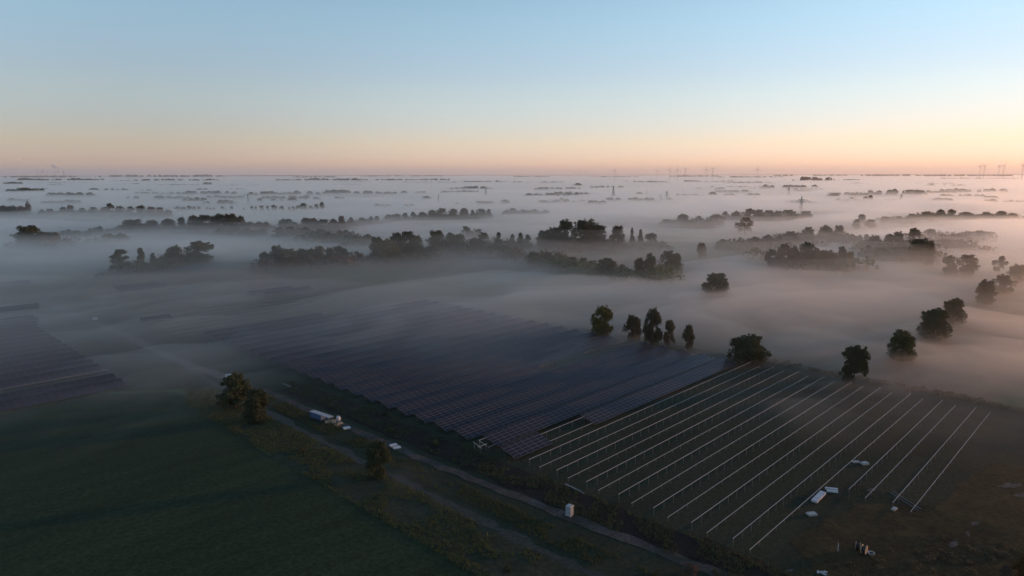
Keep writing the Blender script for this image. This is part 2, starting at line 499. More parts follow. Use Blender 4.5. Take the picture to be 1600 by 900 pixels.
def panel_mesh():
    # local x along the row, local y up the slope, z out of the plane
    b = MB()
    L_, W_, T_, fr = MODL, MODW, 0.04, 0.04
    x0, x1, y0, y1 = -L_ / 2, L_ / 2, -W_ / 2, W_ / 2
    b.box(x0, x1, y0, y0 + fr, 0, T_, 0); b.box(x0, x1, y1 - fr, y1, 0, T_, 0)
    b.box(x0, x0 + fr, y0 + fr, y1 - fr, 0, T_, 0); b.box(x1 - fr, x1, y0 + fr, y1 - fr, 0, T_, 0)
    b.box(x0 + fr, x1 - fr, y0 + fr, y1 - fr, 0.006, T_ - 0.006, 1)
    return b.mesh('panel', [M['alu'], M['glass']])
PANEL = panel_mesh()

def post_mesh():
    b = MB(); b.box(-0.03, 0.03, -0.025, 0.025, -0.3, 1.0)
    return b.mesh('post', M['post'])
POST = post_mesh()

# row frame: local x along row, local y = -n side (up slope), origin at row start on the ground
def row_root(name, s0, n):
    return empty(name, SN(s0, n, 0), ROW_ANG)

def up(t):     # local y, z on the slope line
    return -DEPTH * math.cos(TILT) / 2 + t * math.cos(TILT), LOWZ + t * math.sin(TILT)

RAIL_T = (1.15, 4.65)
def add_rails(root, a, b, th=0.08):
    for t in RAIL_T:
        y, z = up(t)
        m = MB()
        m.bar((a, y, z - 0.06), (b, y, z - 0.06), th, th * 1.2)
        m.build('rail', M['steel'], root)

def add_posts(root, a, b, pieces, gap=3.9):
    k = max(1, int(round((b - a - 0.6) / gap)))
    xs = [a + 0.3 + (b - a - 0.6) * i / k for i in range(k + 1)]
    if pieces:
        for t in RAIL_T:
            y, z = up(t)
            for x in xs:
                o = link('post', POST, root, (x, y, 0)); o.scale = (1, 1, z - 0.13)
    else:
        m = MB()
        for t in RAIL_T:
            y, z = up(t)
            for x in xs:
                m.box(x - 0.04, x + 0.04, y - 0.03, y + 0.03, -0.3, z - 0.13)
        tag(m.build('post', M['post'], root), kind='stuff')

def add_panels(root, a, b, pieces_to=None, cut=None):
    """modules from a to b; those nearer than pieces_to are single objects, the rest one mesh"""
    nc = int((b - a) / STEP_S + 1e-6)
    far = []
    for r in range(ROWS_T):
        y, z = up((r + 0.5) * STEP_T)
        for c in range(nc):
            x = a + (c + 0.5) * STEP_S
            if cut and cut(r, c): continue
            if pieces_to is not None and x < pieces_to:
                o = link('panel', PANEL, root, (x, y, z + 0.02)); o.rotation_euler = (TILT, 0, 0)
            else:
                far.append((x, y, z + 0.02))
    if far:
        V0 = np.array([v.co for v in PANEL.vertices]); F0 = np.array([list(p.vertices) for p in PANEL.polygons])
        mi = np.array([p.material_index for p in PANEL.polygons])
        # drop hidden bottom faces of the frame bars to keep it light
        ca, sa = math.cos(TILT), math.sin(TILT)
        V1 = np.stack([V0[:, 0], V0[:, 1] * ca - V0[:, 2] * sa, V0[:, 1] * sa + V0[:, 2] * ca], 1)
        far = np.array(far)
        V = (V1[None] + far[:, None]).reshape(-1, 3)
        F = (F0[None] + (np.arange(len(far)) * len(V0))[:, None, None]).reshape(-1, 4)
        me = mesh_np('panel', V, F, None)
        me.materials.append(M['alu']); me.materials.append(M['glass'])
        me.polygons.foreach_set('material_index', np.tile(mi, len(far)).astype(np.int32))
        tag(link('panel', me, root), kind='stuff')

S0, S1 = 115.0, 235.0
# bare frames on the right: nine rows without modules
for i in range(9):
    k = -1 - i
    n = N0 - PITCHN * k
    s0 = S0 if i < 7 else 151.8
    if i == 0: lab = 'bare steel rail frame right beside the dark module rows, nearest to them'
    elif i == 8: lab = 'rightmost bare rail frame, short, crossed by two loose beams'
    elif i == 7: lab = 'short bare rail frame, second from the right end of the field'
    else: lab = f'{ordinal(i)} full-length bare steel rail frame counting right from the dark modules'
    root = row_root('mounting_frame', s0, n)
    tag(root, lab, 'solar frame', 'bare mounting frames on the right of the solar field')
    add_rails(root, 0, S1 - s0)
    add_posts(root, 0, S1 - s0, True)
# finished module rows
for k in range(0, 22):
    n = N0 - PITCHN * k
    root = row_root('solar_module_row', S0, n)
    ln = S1 - S0
    if k == 0: lab = 'nearest row of dark solar modules, with a bare rail gap near its front'
    elif k == 5: lab = 'dark solar module row whose far half is still bare rail'
    else: lab = f'{ordinal(k)} row of dark solar modules counting left from the bare frames'
    tag(root, lab, 'solar panels', 'finished module rows in the main solar field')
    near = {0: 200, 1: 200, 2: 70, 3: 55, 4: 45, 5: 30}.get(k)
    if k == 0:
        add_panels(root, 0, 13.9, near)
        add_panels(root, 32.3, ln, near)
    elif k == 5:
        add_panels(root, 0, 63.5, near)
    elif k == 21:
        add_panels(root, 0, 60, near)
    else:
        add_panels(root, 0 if k != 1 else 2.3, ln, near)
    add_rails(root, 0, ln)
    add_posts(root, 0, ln, False, 5.5)
# far part of the same block: mostly bare rails, a few short runs of modules
runs = {27: (-8, 14), 30: (75, 107), 31: (70, 100), 39: (18, 46), 40: (15, 42)}
for k in range(22, 50):
    n = N0 - PITCHN * k
    s0 = 106 + max(0, (-n - 446) * 0.40)
    s1 = 222 - max(0, (-n - 420) * 0.07)
    root = row_root('mounting_frame', s0, n)
    tag(root, f'{ordinal(k - 22)} misty far rail frame counting away from the dark module rows', 'solar frame', 'misty mounting frames in the far left of the solar field')
    add_rails(root, 0, s1 - s0, 0.06)
    add_posts(root, 0, s1 - s0, False, 6.0)
    if k in runs:
        add_panels(root, max(0, runs[k][0]), runs[k][1])
# block on the left of the track
for k in range(0, 22):
    n = -246.5 - PITCHN * k
    root = row_root('solar_module_row', -75.0, n)
    ln = 69 + 75.0 + (0 if k < 14 else (k - 14) * 2.0)
    if k in (2,):
        tag(root, 'bare rail frame between module rows at the left edge', 'solar frame', 'module rows of the left solar field')
    else:
        tag(root, f'{ordinal(k if k < 2 else k - 1)} module row of the left solar field counting away from the dark meadow', 'solar panels', 'module rows of the left solar field')
        if k < 18 or k > 19: add_panels(root, 0, ln)
    add_rails(root, 0, ln)
    add_posts(root, 0, ln, False, 6.0)
root = row_root('solar_module_row', 40.0, -528)
tag(root, 'lone short block of dark modules far up at the left edge', 'solar panels', 'module rows of the left solar field')
add_panels(root, 0, 58); add_rails(root, 0, 58); add_posts(root, 0, 58, False, 6.0)
root.scale = (1, 2.6, 1)

# ------------------------------------------------------------------ things on the building site
def gp(px, py, z=0.12):
    x, y = ground_at(px, py)
    return (x, y, z)

# portable toilet
r = empty('portable_toilet', gp(889, 807, 0.1), R(-38))
tag(r, 'pale grey portable toilet standing alone beside the gravel track', 'toilet')
b = MB(); b.box(-0.62, 0.62, -0.62, 0.62, 0.0, 0.14); b.build('base_skid', M['dark'], r)
b = MB(); b.box(-0.56, 0.56, -0.55, 0.56, 0.14, 2.18)
for sx_ in (-1, 1):
    for sy_ in (-1, 1):
        b.box(sx_ * 0.57 - 0.05, sx_ * 0.57 + 0.05, sy_ * 0.57 - 0.05, sy_ * 0.57 + 0.05, 0.14, 2.2)
for q in (-0.3, 0.0, 0.3):
    b.box(0.56, 0.585, q - 0.06, q + 0.06, 0.2, 2.1); b.box(-0.585, -0.56, q - 0.06, q + 0.06, 0.2, 2.1)
b.build('cabin_wall', M['grey'], r)
b = MB(); b.box(-0.42, 0.42, -0.60, -0.553, 0.2, 2.05)
d = b.build('door', M['grey'], r)
b = MB(); b.box(0.28, 0.36, -0.66, -0.602, 1.0, 1.2); b.build('handle', M['dark'], d)
b = MB()
k0 = len(b.v)
b.v += [(-0.68, -0.68, 2.2), (0.68, -0.68, 2.2), (0.68, 0.68, 2.2), (-0.68, 0.68, 2.2), (-0.62, -0.62, 2.34), (0.62, -0.62, 2.34), (0.62, 0.62, 2.34), (-0.62, 0.62, 2.34), (0, 0, 2.46)]
for f in ((3, 2, 1, 0), (0, 1, 5, 4), (1, 2, 6, 5), (2, 3, 7, 6), (3, 0, 4, 7), (4, 5, 8), (5, 6, 8), (6, 7, 8), (7, 4, 8)):
    b.f.append(f); b.m.append(0)
rf = b.build('roof', M['offwhite'], r)
b = MB(); b.tube((0.3, 0.3, 2.38), (0.3, 0.3, 2.62), 0.06, 0.06, 8); b.build('vent_pipe', M['dark'], rf)

# blue storage unit with a white roof beside the track
xa, ya = ground_at(488, 651); xb, yb = ground_at(517, 661)
ang = math.atan2(yb - ya, xb - xa)
r = empty('storage_container', ((xa + xb) / 2, (ya + yb) / 2, 0.1), ang)
tag(r, 'long blue storage container with a white roof beside the track', 'container')
b = MB(); b.box(-4.4, 0.6, -0.75, 0.75, 0.15, 1.65)
for q in range(12): b.box(-4.3 + q * 0.4, -4.1 + q * 0.4, -0.79, -0.752, 0.2, 1.6)
b.build('body', M['blue'], r)
b = MB(); b.box(-4.6, 4.4, -0.85, 0.85, 1.72, 1.82); b.build('roof', M['offwhite'], r)
for x_ in (2.4, 4.2):
    for y_ in (-0.75, 0.75):
        b = MB(); b.box(x_ - 0.05, x_ + 0.05, y_ - 0.05, y_ + 0.05, 0, 1.72); b.build('post', M['post'], r)
b = MB(); b.box(-4.3, -4.1, -0.7, 0.7, 0, 0.15); b.box(0.2, 0.4, -0.7, 0.7, 0, 0.15); b.build('skid', M['dark'], r)

def pallet(loc, rz, label, h=0.9, w=1.2, l=0.8, load='wood', group=None, cat='pallet'):
    r = empty('loaded_pallet', loc, rz)
    tag(r, label, cat, group)
    for i in range(3):
        y = -l / 2 + 0.05 + i * (l - 0.1) / 2
        b = MB(); b.box(-w / 2, w / 2, y - 0.05, y + 0.05, 0, 0.1); b.build('runner', M['wood'], r)
    for i in range(5):
        x = -w / 2 + 0.06 + i * (w - 0.12) / 4
        b = MB(); b.box(x - 0.06, x + 0.06, -l / 2, l / 2, 0.1, 0.13); b.build('board', M['wood'], r)
    if h > 0.02:
        b = MB(); b.box(-w / 2 + 0.03, w / 2 - 0.03, -l / 2 + 0.03, l / 2 - 0.03, 0.13, 0.13 + h)
        b.box(-w / 2 + 0.1, w / 2 - 0.12, -l / 2 + 0.06, l / 2 - 0.09, 0.13 + h, 0.18 + h)
        b.build('load', M[load], r)
    return r
PG = 'pallets beside the track'
pallet(gp(511, 661), 0.4, 'pallet of timber right in front of the blue container', 0.5, 1.3, 1.0, 'wood', PG)
pallet(gp(516, 659), 0.9, 'low timber pallet behind the front one beside the container', 0.2, 1.4, 1.0, 'wood', PG)
pallet(gp(521, 661), 0.2, 'tan stacked crate pallet in the middle of the pallet heap', 0.7, 1.2, 1.0, 'wood', PG)
pallet(gp(526, 664), 1.2, 'empty timber pallet at the right end of the heap', 0.0, 1.4, 1.2, 'wood', PG)
pallet(gp(531, 662), 0.5, 'broken brown timber pallet beside the white upright sack', 0.15, 1.4, 1.2, 'wood', PG)
pallet(gp(541, 670), 0.55, 'white wrapped pallet alone on the track right of the timber heap', 0.25, 2.0, 1.3, 'white', PG)
pallet(gp(614, 697), 0.6, 'white wrapped pallet, left of the pair by the drooping tree', 0.25, 2.0, 1.2, 'white', PG)
pallet(gp(619.5, 701), 0.5, 'white wrapped pallet, right of the pair by the drooping tree', 0.25, 2.0, 1.2, 'white', PG)
pallet(gp(356, 588), 0.3, 'small white crate on the track behind the twin trees', 0.6, 2.0, 1.2, 'white', PG)
pallet(gp(148, 499), 0.3, 'tiny bright white crate in the mist at far left', 0.8, 1.9, 1.3, 'white', PG)
pallet(gp(1267, 806), 0.2, 'grey-white pallet below the long wrapped module stack', 0.25, 2.0, 1.3, 'offwhite', PG)
pallet(gp(1350, 727), 0.3, 'dim grey pallet between the bare frames', 0.35, 1.8, 1.2, 'offwhite', PG)
pallet(gp(1336, 724), 0.1, 'faint low pallet left of the dim grey one', 0.12, 1.8, 1.0, 'offwhite', PG)
pallet(gp(1396, 798), 0.7, 'small pale pallet beside the crossed loose beams', 0.2, 1.6, 0.8, 'offwhite', PG)

# white upright sack
r = empty('white_sack', gp(528, 658), 0.3)
tag(r, 'white bulk sack standing upright among the timber pallets', 'sack')
b = MB()
ring = []
for j, (z_, rr) in enumerate([(0, 0.5), (0.15, 0.62), (0.7, 0.66), (1.2, 0.58), (1.45, 0.3)]):
    for i in range(10):
        t = 2 * math.pi * i / 10
        b.v.append((rr * math.cos(t) * (1 + 0.08 * math.sin(3 * t + j)), rr * math.sin(t), z_))
for j in range(4):
    for i in range(10):
        i2 = (i + 1) % 10
        b.f.append((j * 10 + i, j * 10 + i2, (j + 1) * 10 + i2, (j + 1) * 10 + i)); b.m.append(0)
b.f.append(tuple(40 + i for i in range(10))); b.m.append(0)
b.build('body', M['white'], r)
for q in (0.25, -0.25):
    b = MB(); b.tube((q, -0.2, 1.35), (q, 0, 1.75), 0.035, 0.035, 6); b.tube((q, 0, 1.75), (q, 0.2, 1.35), 0.035, 0.035, 6); b.build('strap', M['white'], r)

# wrapped stack of modules in the field on the right
xa, ya = ground_at(1271, 787); xb, yb = ground_at(1285, 773)
ang = math.atan2(yb - ya, xb - xa)
r = empty('module_stack', ((xa + xb) / 2, (ya + yb) / 2, 0.05), ang)
tag(r, 'long white wrapped stack of modules lying below the bare frames', 'module stack')
L2 = math.hypot(xb - xa, yb - ya) / 2
b = MB()
for q in (-0.7, 0.0, 0.7): b.box(q * L2 - 0.1, q * L2 + 0.1, -0.6, 0.6, 0, 0.12)
b.build('bearer', M['wood'], r)
b = MB(); b.box(-L2, L2, -0.62, 0.62, 0.12, 0.62); b.build('wrapping', M['white'], r)
b = MB()
for q in (-0.5, 0.5): b.box(q * L2 - 0.04, q * L2 + 0.04, -0.635, 0.635, 0.11, 0.635)
b.build('strap', M['dark'], r)
for (px, py, l, lab) in [(1298, 766.5, 2.6, 'upper one of two white wrapped bundles by the long stack'), (1299.5, 770.5, 2.3, 'lower one of two white wrapped bundles by the long stack')]:
    r = empty('wrapped_bundle', gp(px, py, 0.05), R(-14))
    tag(r, lab, 'bundle', 'white wrapped bundles in the field')
    b = MB(); b.box(-l / 2, l / 2, -0.28, 0.28, 0.08, 0.45); b.build('wrapping', M['white'], r)
    b = MB(); b.box(-l / 3, -l / 3 + 0.1, -0.25, 0.25, 0, 0.08); b.box(l / 3 - 0.1, l / 3, -0.25, 0.25, 0, 0.08); b.build('bearer', M['wood'], r)

# loose beams
def beam(pa, pb, za, label, w=0.16, mat='steel', group='loose steel beams'):
    xa, ya = ground_at(*pa, za); xb, yb = ground_at(*pb, za)
    a, c = Vector((xa, ya, 0)), Vector((xb, yb, 0))
    l = (c - a).length
    r = empty('steel_beam', (xa, ya, 0.06), math.atan2(yb - ya, xb - xa))
    tag(r, label, 'beam', group)
    b = MB(); b.box(0, l, -w / 2, -w / 2 + 0.03, za, za + 0.14); b.box(0, l, -w / 2 + 0.03, w / 2, za, za + 0.03); b.box(0, l, -w / 2 + 0.03, w / 2, za + 0.11, za + 0.14)
    b.build('profile', M[mat], r)
    if za > 0.1:
        for q in (0.12, 0.5, 0.88):
            b = MB(); b.box(q * l - 0.05, q * l + 0.05, -0.05, 0.05, -0.1, za); b.build('trestle', M['post'], r)
    else:
        for q in (0.2, 0.8):
            b = MB(); b.box(q * l - 0.06, q * l + 0.06, -0.3, 0.3, -0.06, za); b.build('bearer', M['wood'], r)
beam((1390, 771), (1434, 800), 0.03, 'lower left of two long loose beams crossing the rightmost frames', 0.12, 'post')
beam((1394, 769.5), (1438, 797.5), 0.03, 'upper right of two long loose beams crossing the rightmost frames', 0.12, 'post')
beam((882, 757), (906, 768.5), 0.03, 'pale beam lying on the dark bank above the toilet', 0.3)
beam((893, 763), (912, 772), 0.03, 'short grey beam end beside the pale beam above the toilet', 0.25, 'post')
beam((441, 599), (454, 604), 0.03, 'dim grey beam lying by the track behind the twin trees', 0.5, 'post')
# half-built end frame at the corner of the module rows
r = empty('end_frame', SN(113.6, -121.0, 0.0), ROW_ANG)
tag(r, 'small bright half-built frame at the near corner of the module rows', 'frame')
for x_ in (-1.2, 0.6):
    b = MB(); b.bar((x_, -1.6, 1.55), (x_, 1.6, 2.35), 0.1, 0.12); b.build('rafter', M['steel'], r)
    b = MB(); b.box(x_ - 0.05, x_ + 0.05, -1.25, -1.15, -0.2, 1.6); b.build('post', M['post'], r)
    b = MB(); b.box(x_ - 0.05, x_ + 0.05, 1.15, 1.25, -0.2, 2.2); b.build('post', M['post'], r)
b = MB(); b.bar((-1.9, -0.9, 1.86), (1.2, -0.9, 1.86), 0.1, 0.12); b.build('rail', M['steel'], r)

# cable drums
def drum(px, py, rz, d, label):
    r = empty('cable_drum', gp(px, py, 0.09), rz)
    tag(r, label, 'cable drum', 'cable drums on the rough grass')
    for s_ in (-1, 1):
        b = MB(); b.tube((0, s_ * 0.38 - 0.04, d / 2), (0, s_ * 0.38 + 0.04, d / 2), d / 2, d / 2, 24); f = b.build('flange', M['wood'], r)
        b = MB(); b.tube((0, s_ * 0.43 - 0.012, d / 2), (0, s_ * 0.43 + 0.012, d / 2), d * 0.12, d * 0.12, 12); b.build('hub', M['dark'], f)
        for q in range(6):
            t = math.pi * q / 6
            dx, dz = math.cos(t) * d * 0.45, math.sin(t) * d * 0.45
            if q % 2 == 0:
                b = MB(); b.bar((-dx, s_ * 0.43, d / 2 - dz), (dx, s_ * 0.43, d / 2 + dz), 0.02 + 0.004 * q, 0.08); b.build('batten', M['wood'], f)
    b = MB(); b.tube((0, -0.335, d / 2), (0, 0.335, d / 2), d * 0.36, d * 0.36, 20); b.build('cable', M['cable'], r)
drum(1339, 860, R(60), 1.5, 'rear left cable drum standing on the rough grass')
drum(1348.5, 866.5, R(48), 1.7, 'front right cable drum standing on the rough grass')
r = empty('cable_coil', gp(1360, 867, 0.09), 0)
tag(r, 'low grey cable coil lying right of the two drums', 'cable coil')
V, F = [], []
for i in range(20):
    for j in range(8):
        a, c = 2 * math.pi * i / 20, 2 * math.pi * j / 8
        V.append(((0.55 + 0.16 * math.cos(c)) * math.cos(a), (0.55 + 0.16 * math.cos(c)) * math.sin(a), 0.16 + 0.16 * math.sin(c)))
        F.append((i * 8 + j, ((i + 1) % 20) * 8 + j, ((i + 1) % 20) * 8 + (j + 1) % 8, i * 8 + (j + 1) % 8))
link('loop', mesh_np('loop', V, F, M['grey'], True), r)
r = empty('marker_post', gp(1308, 863, 0.05), 0)
tag(r, 'thin white marker post upright in the rough grass', 'post')
b = MB(); b.box(-0.05, 0.05, -0.05, 0.05, -0.2, 1.55); b.build('shaft', M['white'], r)
b = MB(); b.box(-0.052, 0.052, -0.052, 0.052, 1.55, 1.75); b.build('cap', M['offwhite'], r)
# crumpled foil at the bottom edge
r = empty('plastic_foil', gp(1284, 897, 0.05), 0)
tag(r, 'crumpled white plastic foil on dark grass at the bottom edge', 'foil')
rnd = random.Random(5)
for q in range(4):
    n_ = 7
    V = [(i / (n_ - 1) * 1.1 - 0.5 + rnd.uniform(-.06, .06) + 0.5 * math.cos(q * 1.7), j / (n_ - 1) * 0.5 + rnd.uniform(-.06, .06) + 0.5 * math.sin(q * 1.7), max(0.02, rnd.uniform(0.05, 0.5) * math.sin(math.pi * i / (n_ - 1)) * math.sin(math.pi * j / (n_ - 1)) + 0.03)) for i in range(n_) for j in range(n_)]
    F = [(i * n_ + j, (i + 1) * n_ + j, (i + 1) * n_ + j + 1, i * n_ + j + 1) for i in range(n_ - 1) for j in range(n_ - 1)]
    link('fold', mesh_np('fold', V, F, M['white']), r, None, q * 1.1)
#@@TREES@@
# ------------------------------------------------------------------ trees
def crown(seed, kind, nleaf, leaf):
    """leaf clumps through the volume of a crown; unit height, unit-ish width (scaled per tree)"""
    rs = np.random.RandomState(seed)
    if kind == 'oak':
        nb, z0, z1, R0 = 30, 0.05, 0.94, 0.47
    elif kind == 'birch':
        nb, z0, z1, R0 = 38, 0.08, 0.99, 0.46
    elif kind == 'spruce':
        nb, z0, z1, R0 = 36, 0.10, 1.0, 0.50
    elif kind == 'bush':
        nb, z0, z1, R0 = 20, 0.0, 0.97, 0.50
    elif kind == 'sparse':
        nb, z0, z1, R0 = 15, 0.28, 0.98, 0.48
    else:
        nb, z0, z1, R0 = 16, 0.30, 0.98, 0.50
    C, RB = [], []
    for i in range(nb):
        u = rs.rand()
        z = z0 + (z1 - z0) * u
        if kind == 'spruce':
            prof = (1.0 - 0.80 * u) * (0.75 + 0.35 * rs.rand())
        elif kind == 'birch':
            prof = (0.55 + 0.75 * math.sin(math.pi * min(1, u * 0.9 + 0.12))) * 0.74
        elif kind == 'bush':
            prof = math.sqrt(max(0.02, 1 - u ** 2.2))
        else:
            prof = math.sqrt(max(0.03, 1 - (2 * abs(u - 0.42)) ** 2.4 * (0.75 if u < .42 else 0.72)))
        rb = (0.11 if kind == 'spruce' else 0.15 if kind == 'birch' else 0.19) * rs.uniform(0.65, 1.15)
        a = rs.rand() * 2 * math.pi
        rr = max(0.0, R0 * prof - rb * 0.6) * math.sqrt(rs.uniform(0.15, 1.0))
        z = min(z, z1 - rb * 0.75)
        C.append((rr * math.cos(a), rr * math.sin(a), max(z, rb * 0.5))); RB.append(rb)
    C = np.array(C); RB = np.array(RB)
    if kind != 'spruce':
        # small clumps seated on the lobes make the outline ragged
        m = {'sparse': 3, 'birch': 5}.get(kind, 6)
        dd = rs.normal(size=(nb * m, 3)); dd[:, 2] += 0.45; dd /= np.linalg.norm(dd, axis=1)[:, None]
        kk = np.repeat(np.arange(nb), m)
        C2 = C[kk] + dd * (RB[kk] * rs.uniform(0.70, 1.08, nb * m))[:, None]
        R2 = RB[kk] * rs.uniform(0.18, 0.38, nb * m)
        keep = rs.rand(nb * m) > 0.25
        C2, R2 = C2[keep], R2[keep]
        C2[:, 2] = np.clip(C2[:, 2], 0.02, 1.02)
        limbs = C.copy()
        C = np.concatenate([C, C2]); RB = np.concatenate([RB * 0.85, R2])
        nb = len(C)
    else:
        limbs = C.copy()
    w = RB ** 1.6; w /= w.sum()
    k = rs.choice(nb, nleaf, p=w)
    d = rs.normal(size=(nleaf, 3)); d[:, 2] += 0.25
    d /= np.linalg.norm(d, axis=1)[:, None]
    rad = RB[k] * (rs.uniform(0.35, 1.12, nleaf) ** 0.6)
    lump = 1 + 0.22 * np.sin(d[:, 0] * 7 + k) * np.sin(d[:, 1] * 6 + k * 2) 
    P = C[k] + d * (rad * lump)[:, None] * np.array([1, 1, 0.85])
    if kind == 'birch':     # hanging sprays
        P[:, 2] -= rs.rand(nleaf) ** 2 * 0.10
    if kind == 'spruce':
        P[:, 2] -= 0.25 * np.hypot(P[:, 0], P[:, 1]) ** 2
    P[:, 2] = np.maximum(P[:, 2], 0.01)
    nrm = d + rs.normal(size=(nleaf, 3)) * 0.7
    nrm /= np.linalg.norm(nrm, axis=1)[:, None]
    t = np.cross(nrm, rs.normal(size=(nleaf, 3))); t /= np.linalg.norm(t, axis=1)[:, None]
    q = np.cross(nrm, t)
    sz = leaf * rs.uniform(0.6, 1.4, nleaf)[:, None]
    asp = rs.uniform(0.5, 0.9, nleaf)[:, None]
    V = np.stack([P - t * sz, P - q * sz * asp, P + t * sz, P + q * sz * asp], 1).reshape(-1, 3)
    F = np.arange(nleaf * 4).reshape(-1, 4)
    return mesh_np('crown', V, F, LEAF['green']), limbs

def trunk(seed, kind, C):
    rs = random.Random(seed)
    b = MB()
    top = {'oak': 0.55, 'birch': 0.85, 'spruce': 0.92, 'bush': 0.35, 'sparse': 0.7}.get(kind, 0.5)
    r0 = {'birch': 0.018, 'bush': 0.02}.get(kind, 0.028)
    pts = [Vector((0, 0, -0.01))]
    for i in range(1, 5):
        pts.append(Vector((rs.uniform(-.012, .012) * i, rs.uniform(-.012, .012) * i, top * i / 4)))
    for i in range(4):
        b.tube(pts[i], pts[i + 1], r0 * (1 - 0.2 * i), r0 * (1 - 0.2 * (i + 1)), 7)
    order = sorted(range(len(C)), key=lambda i: rs.random())[:9]
    for i in order:
        c = Vector(C[i])
        h = min(top * 0.95, max(0.1, c.z * 0.62))
        base = Vector((0, 0, h))
        mid = base.lerp(c, 0.5) + Vector((0, 0, 0.02))
        b.tube(base, mid, r0 * 0.45, r0 * 0.3, 5); b.tube(mid, c, r0 * 0.3, r0 * 0.1, 5)
    return b.mesh('trunk', M['birchbark'] if kind == 'birch' else M['bark'])

PROTO = {}
def proto(kind, detail, i):
    key = (kind, detail, i)
    if key not in PROTO:
        n, lf = {'near': (15000, 0.020), 'mid': (5200, 0.027), 'far': (1100, 0.052)}[detail]
        if kind == 'sparse': n = int(n * 0.45)
        if kind == 'birch': n = int(n * 0.95)
        sd = hash((len(kind), ord(kind[0]), i)) % 1000 + i * 17 + 3
        cm, C = crown(sd, kind, n, lf)
        PROTO[key] = (cm, trunk(sd + 1, kind, C))
    return PROTO[key]

tree_rnd = random.Random(77)
N_TREES = 0
TREE_XY = []
def make_tree(x, y, h, w, kind, color, label, group, detail, cat='tree', name=None):
    global N_TREES
    N_TREES += 1
    if h > 5: TREE_XY.append((x, y, w))
    cm, tm = proto(kind, detail, tree_rnd.randrange(4 if detail != 'near' else 6))
    nm = name or {'birch': 'birch_tree', 'spruce': 'conifer_tree', 'bush': 'bush', 'sparse': 'autumn_tree'}.get(kind, 'broadleaf_tree')
    r = empty(nm, (x, y, 0), tree_rnd.uniform(0, 6.28))
    r.scale = (w * tree_rnd.uniform(1.02, 1.2), w * tree_rnd.uniform(1.0, 1.15), h)
    tag(r, label, cat, group)
    link('trunk', tm, r)
    c = link('crown', cm, r)
    c.material_slots[0].link = 'OBJECT'
    c.material_slots[0].material = LEAF[color]
    return r

def tree_px(x, ytop, ybase, wpx, kind, color, label, group, detail=None):
    gx, gy = ground_at(x, ybase)
    D = math.hypot(gx, gy)
    # height whose top shows at ytop above a foot at ybase
    depth = gy * math.cos(PITCH) + CAM_H * math.sin(PITCH)
    wm = wpx * depth / FPX
    al = math.atan((450 - ytop) / FPX) - PITCH
    h = CAM_H + gy * math.tan(al) if abs(gx) < 1 else CAM_H + math.hypot(0, gy) * math.tan(al)
    h = max(h, 1.5)
    if detail is None:
        detail = 'near' if D < 470 else ('mid' if D < 1300 else 'far')
    cat = 'bush' if kind == 'bush' else 'tree'
    return make_tree(gx, gy, h, wm, kind, color, label, group, detail, cat)

K = {'o': 'oak', 'b': 'birch', 'p': 'spruce', 'u': 'bush', 's': 'sparse', 'l': 'lolly'}
CC = {'g': 'green', 'd': 'dark', 'y': 'olive', 'n': 'brown', 'r': 'rust', 'a': 'orange'}
